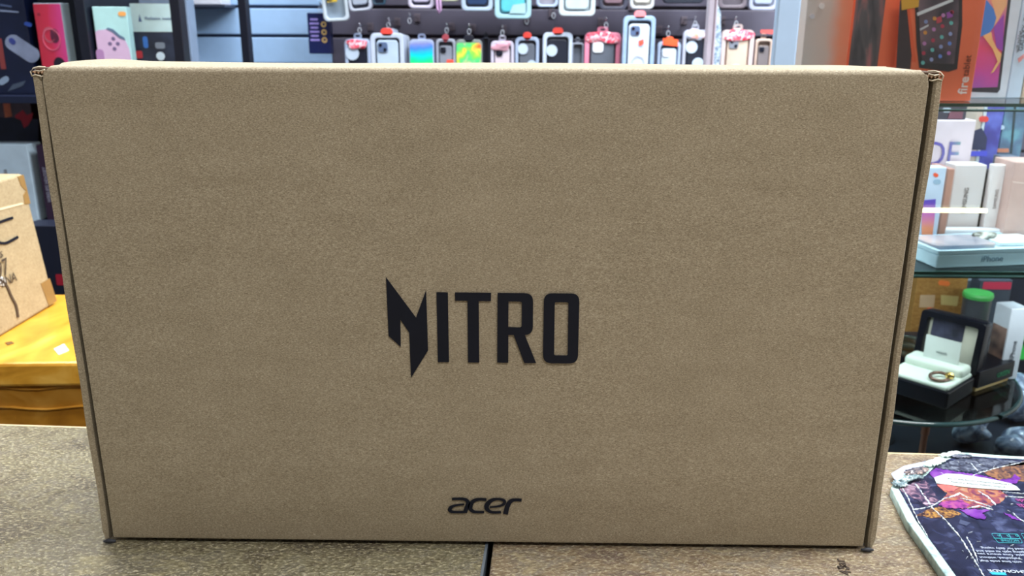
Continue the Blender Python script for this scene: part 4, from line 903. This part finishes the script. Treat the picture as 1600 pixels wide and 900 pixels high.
# white tablet box with colourful screen
o, w_, h_ = shelfbox('tablet_box', 'white tablet box with a purple, blue and yellow wallpaper screen on the upper glass shelf', 'tablet box', 1500, 1579, SH1, -60, CY+.10, .045, M((214, 218, 230), .35), group=GT)
TY2 = CY+.10
def t2(nm, pts, mat, k=1): return dl(o, nm, pts, mat, .045, TY2, k)
t2('printed_tablet', [(1500, -20), (1582, -20), (1579, 0), (1562, 140), (1558, 145), (1500, 143)], M((58, 52, 62), .3), 1)
t2('printed_screen', [(1500, -20), (1577, -20), (1574, 0), (1558, 136), (1500, 138)], grad_mat('wallpaper_print', [(0, (112, 84, 170)), (.25, (190, 70, 150)), (.5, (214, 74, 110)), (.8, (196, 90, 150)), (1, (226, 150, 140))], 'Z', .0, .11), 2)
t2('printed_shape', [(1541, 0), (1552, 14), (1556, 28), (1552, 42), (1545, 52), (1530, 58), (1530, 0)], M((72, 124, 200), .35), 3)
t2('printed_shape', [(1545, -10), (1572, -10), (1572, 8), (1560, 30), (1552, 42), (1556, 28), (1552, 14)], M((232, 176, 130), .35), 3)
t2('printed_shape', [(1535, 56), (1548, 50), (1550, 62), (1558, 78), (1564, 84), (1562, 96), (1552, 112), (1547, 115), (1558, 96), (1550, 76)], M((234, 180, 120), .35), 4)
t2('printed_shape', [(1552, 44), (1568, 22), (1566, 80), (1556, 74)], M((150, 70, 170), .35), 3)
o, w_, h_ = shelfbox('tablet_box_side', 'pale bluish box with small vertical lettering at right end of the upper glass shelf', 'tablet box', 1580, 1602, SH1, -60, CY+.10, .045, M((206, 220, 240), .35), group=GT)
o.name = 'pale_tablet_box'
shelf_text(o, 'GALAXY  TAB', 1597, 80, CY+.10, .008, M((90, 96, 110), .5), .045); shelf_text(o, 'wifi tablet', 1591, 82, CY+.10, .0065, M((110, 112, 120), .5), .045)
dl(o, 'pink_seal', [(1590, 92), (1600, 84), (1600, 90), (1592, 98)], M((236, 150, 150), .4), .045, CY+.10)
o, w_, h_ = shelfbox('cream_box', 'cream box just visible at the far right end of the upper glass shelf', 'boxed gadget', 1604, 1650, SH1, -60, CY+.10, .045, M((222, 200, 176), .4), group=None)

# second level: phone boxes on the lower glass shelf
GPB = 'phone boxes on the lower glass shelf'
WH = M((226, 220, 220), .35, var=.02)
o, w_, h_ = shelfbox('phone_box', 'large white phone box with vertical lettering, left of the narrow white one', 'phone box', 1487, 1536, SH2, 258, CY+.16, .03, WH, group=GPB)
shelf_text(o, 'SAMSUNG', 1507, 334, CY+.16, .0080, M((110, 104, 104), .5), .03)
o, w_, h_ = shelfbox('phone_box', 'narrow white phone box right of the dark gap on the lower glass shelf', 'phone box', 1546, 1570, SH2, 258, CY+.15, .012, M((238, 232, 232), .35), group=GPB)
shelf_text(o, 'SAMSUNG', 1555, 326, CY+.15, .0058, M((150, 142, 142), .5), .012)
shelfbox('gap_shade_block', 'slim black block standing for the dark gap between the two white phone boxes', 'boxed gadget', 1535.5, 1546, SH2, 266, CY+.165, .04, M((26, 26, 32), .4))  # black block added to give the gap its shade
o, w_, h_ = shelfbox('phone_box', 'lilac edged phone box with a purple and orange screen picture, directly beside the big carton', 'phone box', 1436, 1474, SH2, 262, CY+.12, .02, M((196, 214, 236), .35), group=GPB)
dl(o, 'printed_screen', [(1440, 313), (1462, 311), (1460, 340), (1456, 374), (1440, 374)], grad_mat('purple_orange_print', [(0, (240, 150, 110)), (.4, (200, 110, 190)), (.75, (96, 70, 190)), (1, (90, 74, 190))], 'Z', .03, .075), .02, CY+.12)
dl(o, 'orange_sticker', capsule(1461, 273, 1463, 274, 3), M((236, 90, 56), .4), .02, CY+.12)
dl(o, 'printed_camera', capsule(1462, 284, 1466, 284, 4), M((150, 180, 205), .4), .02, CY+.12)
o, w_, h_ = shelfbox('phone_box', 'thin copper spined phone box between the purple screen box and the large white one', 'phone box', 1476, 1487, SH2, 264, CY+.13, .05, M((186, 138, 122), .35), group=GPB)
o, w_, h_ = shelfbox('phone_box', 'tall beige pink phone box at the right edge of the lower glass shelf', 'phone box', 1578, 1625, SH2, 254, CY+.13, .05, M((204, 172, 164), .35), group=GPB)
dl(o, 'tape_seam', [(1582, 283), (1604, 286), (1604, 288), (1582, 285)], M((224, 200, 192), .4), .05, CY+.13)
o, w_, h_ = shelfbox('phone_box', 'dark red and teal phone box behind the tall beige pink one', 'phone box', 1560, 1588, SH2, 246, CY+.24, .03, M((92, 96, 112), .35, var=.4, scale=40), group=GPB)
dl(o, 'printed_label', [(1572, 252), (1590, 254), (1586, 272), (1572, 266)], M((150, 70, 96), .4), .03, CY+.24)
dl(o, 'printed_label', [(1566, 285), (1580, 285), (1578, 306), (1566, 306)], M((150, 185, 196), .4), .03, CY+.24)
# poster-like pale box with large letters
o, w_, h_ = shelfbox('lettered_box', 'pale pink box with large violet and green capital letters ADE, beside the big carton', 'boxed gadget', 1425, 1508, SH2, 188, CY+.20, .04, M((222, 208, 218), .35))
gl_ = grad_mat('violet_green_lettering', [(0, (96, 84, 176)), (.5, (110, 110, 170)), (1, (140, 190, 170))], 'X', 0, .06)
p_ = PY(1455, 258, CY+.20); text('printed_text', o, 'ADE', .048, (p_.x-o.location.x, -.0215, p_.z-o.location.z), gl_, sx=.8)
ph_ = PY(1480, 188, CY+.22).z
o = carton('dark_phone_box', 'dark box with a white oval and maroon side lying on the pale lettered box', 'boxed gadget', PY(1468, 175, CY+.21).x, CY+.225, SH2+h_+.0008, .07, PY(1468, 163, CY+.21).z-SH2-h_-.001, .04, M((52, 50, 66), .35))
dl(o, 'printed_oval', capsule(1476, 172, 1483, 172, 3.5), M((190, 205, 220), .4), .04, CY+.205)
decal(o, 'maroon_panel', [[(.010, .001), (.030, .001), (.030, .014), (.012, .014)]], M((120, 70, 88), .4), .04)
# upright slim things behind
for i, (a_, b_, top_, yy_, c_, lab_) in enumerate([(1506, 1516, 162, .30, (208, 192, 180), 'slim cream box standing on edge behind the large white phone box'), (1517, 1522, 162, .30, (214, 224, 232), 'very thin white box on edge left of the blue phone box')]):
    shelfbox('slim_box', lab_, 'boxed gadget', a_, b_, SH2, top_, CY+yy_, .05, M(c_, .35))
BL = ramp_mat('blue_violet_print', [(.3, (60, 60, 96)), (.5, (84, 80, 170)), (.65, (110, 120, 215)), (.8, (150, 160, 200))], 22, .3, 3)
o, w_, h_ = shelfbox('phone_box', 'blue violet phone box with a red sticker, behind the two white phone boxes', 'phone box', 1522, 1548, SH2, 162, CY+.30, .03, BL, group=GPB)
dl(o, 'red_sticker', capsule(1534, 186, 1540, 186, 4.5), M((232, 70, 62), .4), .03, CY+.30)
dl(o, 'printed_panel', [(1520, 205), (1534, 200), (1542, 215), (1540, 234), (1518, 234)], M((52, 56, 90), .4), .03, CY+.30, 1)
dl(o, 'printed_stripe', [(1516, 236), (1542, 236), (1542, 244), (1515, 244)], M((92, 96, 226), .4), .03, CY+.30, 2)
TE = ramp_mat('teal_grey_print', [(.3, (70, 90, 110)), (.5, (104, 130, 160)), (.62, (120, 170, 190)), (.8, (170, 176, 196))], 26, .3, 3)
o, w_, h_ = shelfbox('phone_box', 'teal grey phone box with an orange lower band, right of the blue violet one', 'phone box', 1549, 1584, SH2, 160, CY+.31, .03, TE, group=GPB)
dl(o, 'orange_band', [(1549, 232), (1576, 232), (1576, 238), (1548, 238)], M((216, 140, 112), .4), .03, CY+.31)
dl(o, 'printed_oval', capsule(1558, 199, 1566, 199, 3.5), M((200, 220, 236), .4), .03, CY+.31)
dl(o, 'dark_edge', [(1584, 165), (1588, 165), (1581, 240), (1578, 240)], M((50, 66, 72), .4), .03, CY+.31)
# white box lying flat with an upside down phone print
hb = .022
c0 = PZ(1462, 420, SH2); c1 = PZ(1620, 414, SH2); dv = (c1-c0).normalized(); ang = math.atan2(dv.y, dv.x)
wb_ = .185; db_ = .085
fb = empty('open_phone_box', c0, ang); fb.location.z = SH2+.0004; tag(fb, 'open white phone box lying flat with a phone on top, on the lower glass shelf', 'phone box')
PB = M((188, 220, 234), .35, var=.02)
box('box_base', fb, 0, wb_, 0, db_, 0, hb*.8, PB, .002)
plate('rim', fb, [rr(wb_, db_, .004, wb_/2, db_/2), rr(wb_-.012, db_-.012, .003, wb_/2, db_/2)], hb*.2, PB, y=hb*.9, up=False)
ph = plate('phone', fb, [rr(.085, .055, .008, .052, .045)], .006, ramp_mat('phone_glass', [(.3, (120, 130, 150)), (.6, (170, 165, 175)), (.8, (205, 190, 185))], 20, .15), y=hb*.83+.003, up=False, bev=.001)
text('printed_text', fb, 'iPhone', .011, (.075, -.0006, .0065), M((110, 140, 160), .5), rot=(PI/2, 0, 0))
pp = plate('paper_insert', fb, [rr(.06, .045, .003, .135, .05)], .004, M((232, 240, 242), .4), y=hb*.8+.003, up=False)
cc_ = crumple('crumpled_wrapper', fb, (.105, .06, hb+.002), .016, .010, .007, ramp_mat('khaki_wrapper', [(.4, (90, 92, 84)), (.6, (200, 205, 196))], 90, .3), 21, 3, .3)
bb = empty('white_box_tray', (0, 0, 0)); x_, y_ = PZ(1490, 372, SH2)[:2]
bb.location = (c0.x+.045, c0.y+.107, SH2+.0004); tag(bb, 'empty white box lid standing at the back of the open phone box', 'box lid')
box('lid_panel', bb, -.0, .15, 0, .018, 0, .026, M((226, 232, 240), .35), .003); box('lid_recess', bb, .012, .06, -.0012, -.0002, .006, .020, M((190, 200, 210), .4))

# ------------------------------------------------------------------ rotating round glass tier with watch box
TZ = -.15
fp = PZ(1480, 659, TZ); R_ = .175
ccx, ccy = fp.x-.012+.0, fp.y+R_
# keep it inside the cabinet
ti = empty('round_glass_tier', (ccx, ccy, DECK)); tag(ti, 'round glass display tier on a chrome post inside the lower cabinet', 'display stand')
lathe('glass_disc', ti, [(R_, 0), (R_+.001, .004), (R_, .008)], glass((232, 244, 243)), 72, (0, 0, TZ-.008-DECK))
bm = bmesh.new()
ed = link('disc_edge', tube_mesh([((R_+.001)*math.cos(2*PI*i/72), (R_+.001)*math.sin(2*PI*i/72), TZ-.004-DECK) for i in range(72)], .0036, 8, closed=True), M((34, 58, 60), .12), ti)
px_ = PZ(1443, 690, DECK+.1)
lathe('chrome_post', ti, [(.008, 0.006), (.008, .04), (.0095, .041), (.0095, .060), (.008, .061), (.008, TZ-.009-DECK)], M((216, 170, 150), .2, .9), 24)  # copper tint puts an orange reflection into the chrome colour
lathe('post_foot', ti, [(.03, 0), (.03, .004), (.012, .006)], M((40, 44, 52), .4, .5), 32)
rx_ = PY(1443, 690, .60).x-ccx
lathe('support_rod', ti, [(.0045, 0), (.0045, .045), (.0055, .046), (.0055, .074), (.0045, .075), (.0045, TZ-.009-DECK)], M((210, 150, 126), .3, .7), 20, (rx_, .60-ccy, 0))  # copper tint paints the orange reflection onto the rod
zT = TZ+.0006
W1 = PZ(1412, 620, TZ); W2 = PZ(1478, 641, TZ); W3 = PZ(1518, 614, TZ)
uw = (W2-W1).normalized(); wa = math.atan2(uw.y, uw.x)
wbx = empty('watch_box', W2, wa); wbx.location.z = zT; tag(wbx, 'open black jewellery box with cream cushion and raised lid on the round glass tier', 'jewellery box')
BW, BD = .086, max(.06, (W3-W2).length); BH = PY(1482, 611, W2.y).z-TZ-.004
BKB = M((5, 9, 20), .3, spec=.3); CRM = M((206, 218, 206), .6, var=.03)
box('base', wbx, -BW, 0, 0, BD, 0, BH, BKB, .002)
cu = box('cushion', wbx, -BW+.003, -.003, .003, BD-.003, BH-.001, BH+.006, CRM, .003, 3)
cu2 = box('cushion_roll', wbx, -BW+.004, -.004, BD*.55, BD-.004, BH+.003, BH+.018, CRM, .006, 4)
LH = .074
lidb = empty('lid', (0, 0, 0)); lidb.parent = wbx; lidb.location = (0, BD, BH); lidb.rotation_euler = (-.12, 0, 0)
plate('lid_frame', lidb, [rr(BW, LH, .005, -BW/2, LH/2), rr(BW-.018, LH-.018, .003, -BW/2, LH/2)], .026, BKB, y=.013, bev=.001)
plate('lid_lining', lidb, [rr(BW-.018, LH-.018, .003, -BW/2, LH/2)], .004, M((196, 196, 180), .6), y=.016)
plate('lid_window', lidb, [rr(BW*.50, LH*.36, .002, -BW*.60, LH*.70)], .001, M((62, 64, 82), .15, var=.5, scale=60), y=.0132)
cd_ = box('paper_card', wbx, -BW*.72, -BW*.18, BD-.024, BD-.023, BH+.012, BH+.050, M((206, 216, 212), .5)); cd_.rotation_euler = (0, 0, 0)
text('printed_text', cd_, 'watch', .006, (-BW*.45, BD-.0245, BH+.028), M((110, 120, 120), .5), rot=(PI/2, 0, 0))
gw = empty('gold_ring', (0, 0, 0)); pz = PZ(1468, 589, TZ+BH+.01); gw.location = (pz.x, pz.y, zT+BH+.0068); gw.rotation_euler = (0, 0, .4); tag(gw, 'gold and dark banded ring lying on the cream cushion of the jewellery box', 'ring')
link('band', tube_mesh([(.014*math.cos(i*PI/12), .009*math.sin(i*PI/12), .003+.002*math.sin(i*PI/12)) for i in range(24)], .0024, 8, closed=True), M((120, 96, 84), .25, .6), gw)
crumple('gold_setting', gw, (.011, -.006, .005), .006, .006, .005, M((240, 205, 120), .18, .9), 4, 2, .15)
# black flat box + wood stand
bb2 = empty('black_flat_box', (W3.x+.034, W3.y+.049, zT), wa*.0+.55); tag(bb2, 'flat black box with green lettering right of the jewellery box on the round glass tier', 'box')
box('box_body', bb2, -.050, .034, -.028, .028, .006, .030, BKB, .001)
text('printed_text', bb2, 'GREEN', .010, (0, 0, 0), M((20, 120, 80), .4)).location = (.008, -.0286, .013)
text('printed_text', bb2, 'R', .010, (-.012, 0, .0303), M((200, 190, 190), .4), rot=(0, 0, 0))
box('wooden_base', bb2, -.048, .030, -.025, .025, 0, .0058, M((206, 170, 110), .5), .001)
# standing white phone box on the tier
ps = PZ(1562, 596, TZ); hp = PY(1575, 484, ps.y).z-zT
o = carton('phone_box', 'white phone box standing upright behind the flat black box on the round glass tier', 'phone box', ps.x+.012, ps.y+.022, zT, .027, hp, .032, M((206, 212, 222), .35), rz=.16)
text('printed_text', o, 'iPhone', .010, (.003, -.0166, hp*.42), M((80, 84, 92), .5), rot=(PI/2, -PI/2, 0))
bm = bmesh.new()
add_box(bm, -.0140, -.0136, -.014, .014, .004, hp-.030); link('printed_picture', mesh_of(bm), ramp_mat('bronze_print', [(.35, (50, 40, 44)), (.55, (150, 116, 104)), (.75, (205, 170, 155))], 30, .3), o)
# things standing on the cabinet deck, further back
o = carton('brown_parcel', 'small brown cardboard parcel with pale tape and orange stickers behind the jewellery box', 'cardboard box', PY(1468, 470, .905).x, .93, DECK+.0005, .085, PY(1470, 434, .905).z-DECK, .05, kraft('brown_cardboard', (170, 122, 62), (150, 104, 50), (186, 140, 80), 200, .05))
def bd(nm, pts, mat, k=1): return dl(o, nm, pts, mat, .05, .905, k)
bd('pale_tape', [(1438, 461), (1461, 461), (1459, 480), (1436, 480)], M((200, 165, 130), .4)); bd('pale_tape', [(1470, 461), (1498, 463), (1495, 478), (1470, 476)], M((206, 180, 116), .4))
bd('orange_sticker', capsule(1470, 442, 1480, 443, 4), M((238, 120, 56), .4)); bd('orange_sticker', capsule(1452, 484, 1460, 486, 4), M((240, 106, 60), .4))
# green lidded cup
cx_ = PY(1525, 480, .86); ztop = PY(1525, 457, .86).z-DECK
cp = empty('lidded_cup', (cx_.x, .86, DECK+.0005)); tag(cp, 'tapered dark grey cup with a bright green lid behind the jewellery box', 'cup')
lathe('cup_body', cp, [(.016, 0), (.017, .004), (.0215, ztop-.009)], M((64, 66, 72), .35), 36)
lathe('lid', cp, [(.0226, ztop-.0088), (.0232, ztop-.004), (.022, ztop), (.018, ztop+.001)], M((70, 160, 78), .35), 36)
# red thing and dark boxes behind
o = carton('pink_red_pouch_box', 'pink red topped box behind the green lidded cup', 'boxed gadget', PY(1556, 446, .93).x, .945, DECK+.0005, .055, PY(1554, 438, .93).z-DECK, .03, M((70, 78, 92), .4))
decal(o, 'red_panel', [rr(.048, .013, .002, .002, PY(1554, 438, .93).z-DECK-.010)], M((206, 56, 86), .4), .03)
o = carton('grey_box', 'grey translucent box behind the brown parcel and green lidded cup', 'boxed gadget', PY(1512, 450, .97).x, .98, DECK+.0005, .05, PY(1512, 438, .97).z-DECK, .02, M((104, 110, 120), .3))
gcx = PY(1612, 535, .80).x; gz = PY(1600, 566, .78).z
carton('dark_crate', 'dark box under the bright green box at the right edge', 'boxed gadget', gcx+.02, .82, DECK+.0005, .10, gz-DECK-.001, .06, M((24, 28, 38), .4))
o = carton('green_box', 'bright green box with a black check mark at the right edge', 'boxed gadget', gcx, .81, gz, .045, PY(1600, 511, .79).z-gz, .04, M((70, 206, 90), .35))
decal(o, 'printed_check', [[(-.021, .030), (-.014, .016), (-.008, .020), (-.014, .026), (-.017, .036)]], M((30, 60, 40), .4), .04)
# crumpled plastic bags on the deck
BAG = ramp_mat('clear_plastic_bag', [(.32, (60, 70, 92)), (.48, (120, 134, 160)), (.6, (168, 182, 204)), (.74, (226, 234, 244))], 34, .15, 5, dist=2)
for i, (px_, yy_, sx_, sy_, sz_, lab_) in enumerate([(1515, .66, .026, .022, .022, 'crumpled clear plastic bag under the round glass tier, leftmost of the three bags'), (1590, .62, .030, .022, .020, 'crumpled clear plastic bag at the right edge, in front of the other bags'),
        (1585, .74, .034, .03, .032, 'crumpled grey plastic bag at the right edge, rearmost of the three bags')]):
    c_ = crumple('plastic_bag', None, (0, 0, 0), sx_, sy_, sz_, BAG, 30+i, 4, .25); zmin = min(v.co.z for v in c_.data.vertices)
    c_.location = (PY(px_, 690, yy_).x, yy_, DECK-zmin+.0005); tag(c_, lab_, 'plastic bag', 'crumpled plastic bags in the cabinet')
o = carton('black_riser', 'long black box lying under the round glass tier beside the big carton', 'box', PY(1440, 690, .83).x, .85, DECK+.0005, .115, TZ-.012-DECK, .05, M((8, 12, 24), .35))
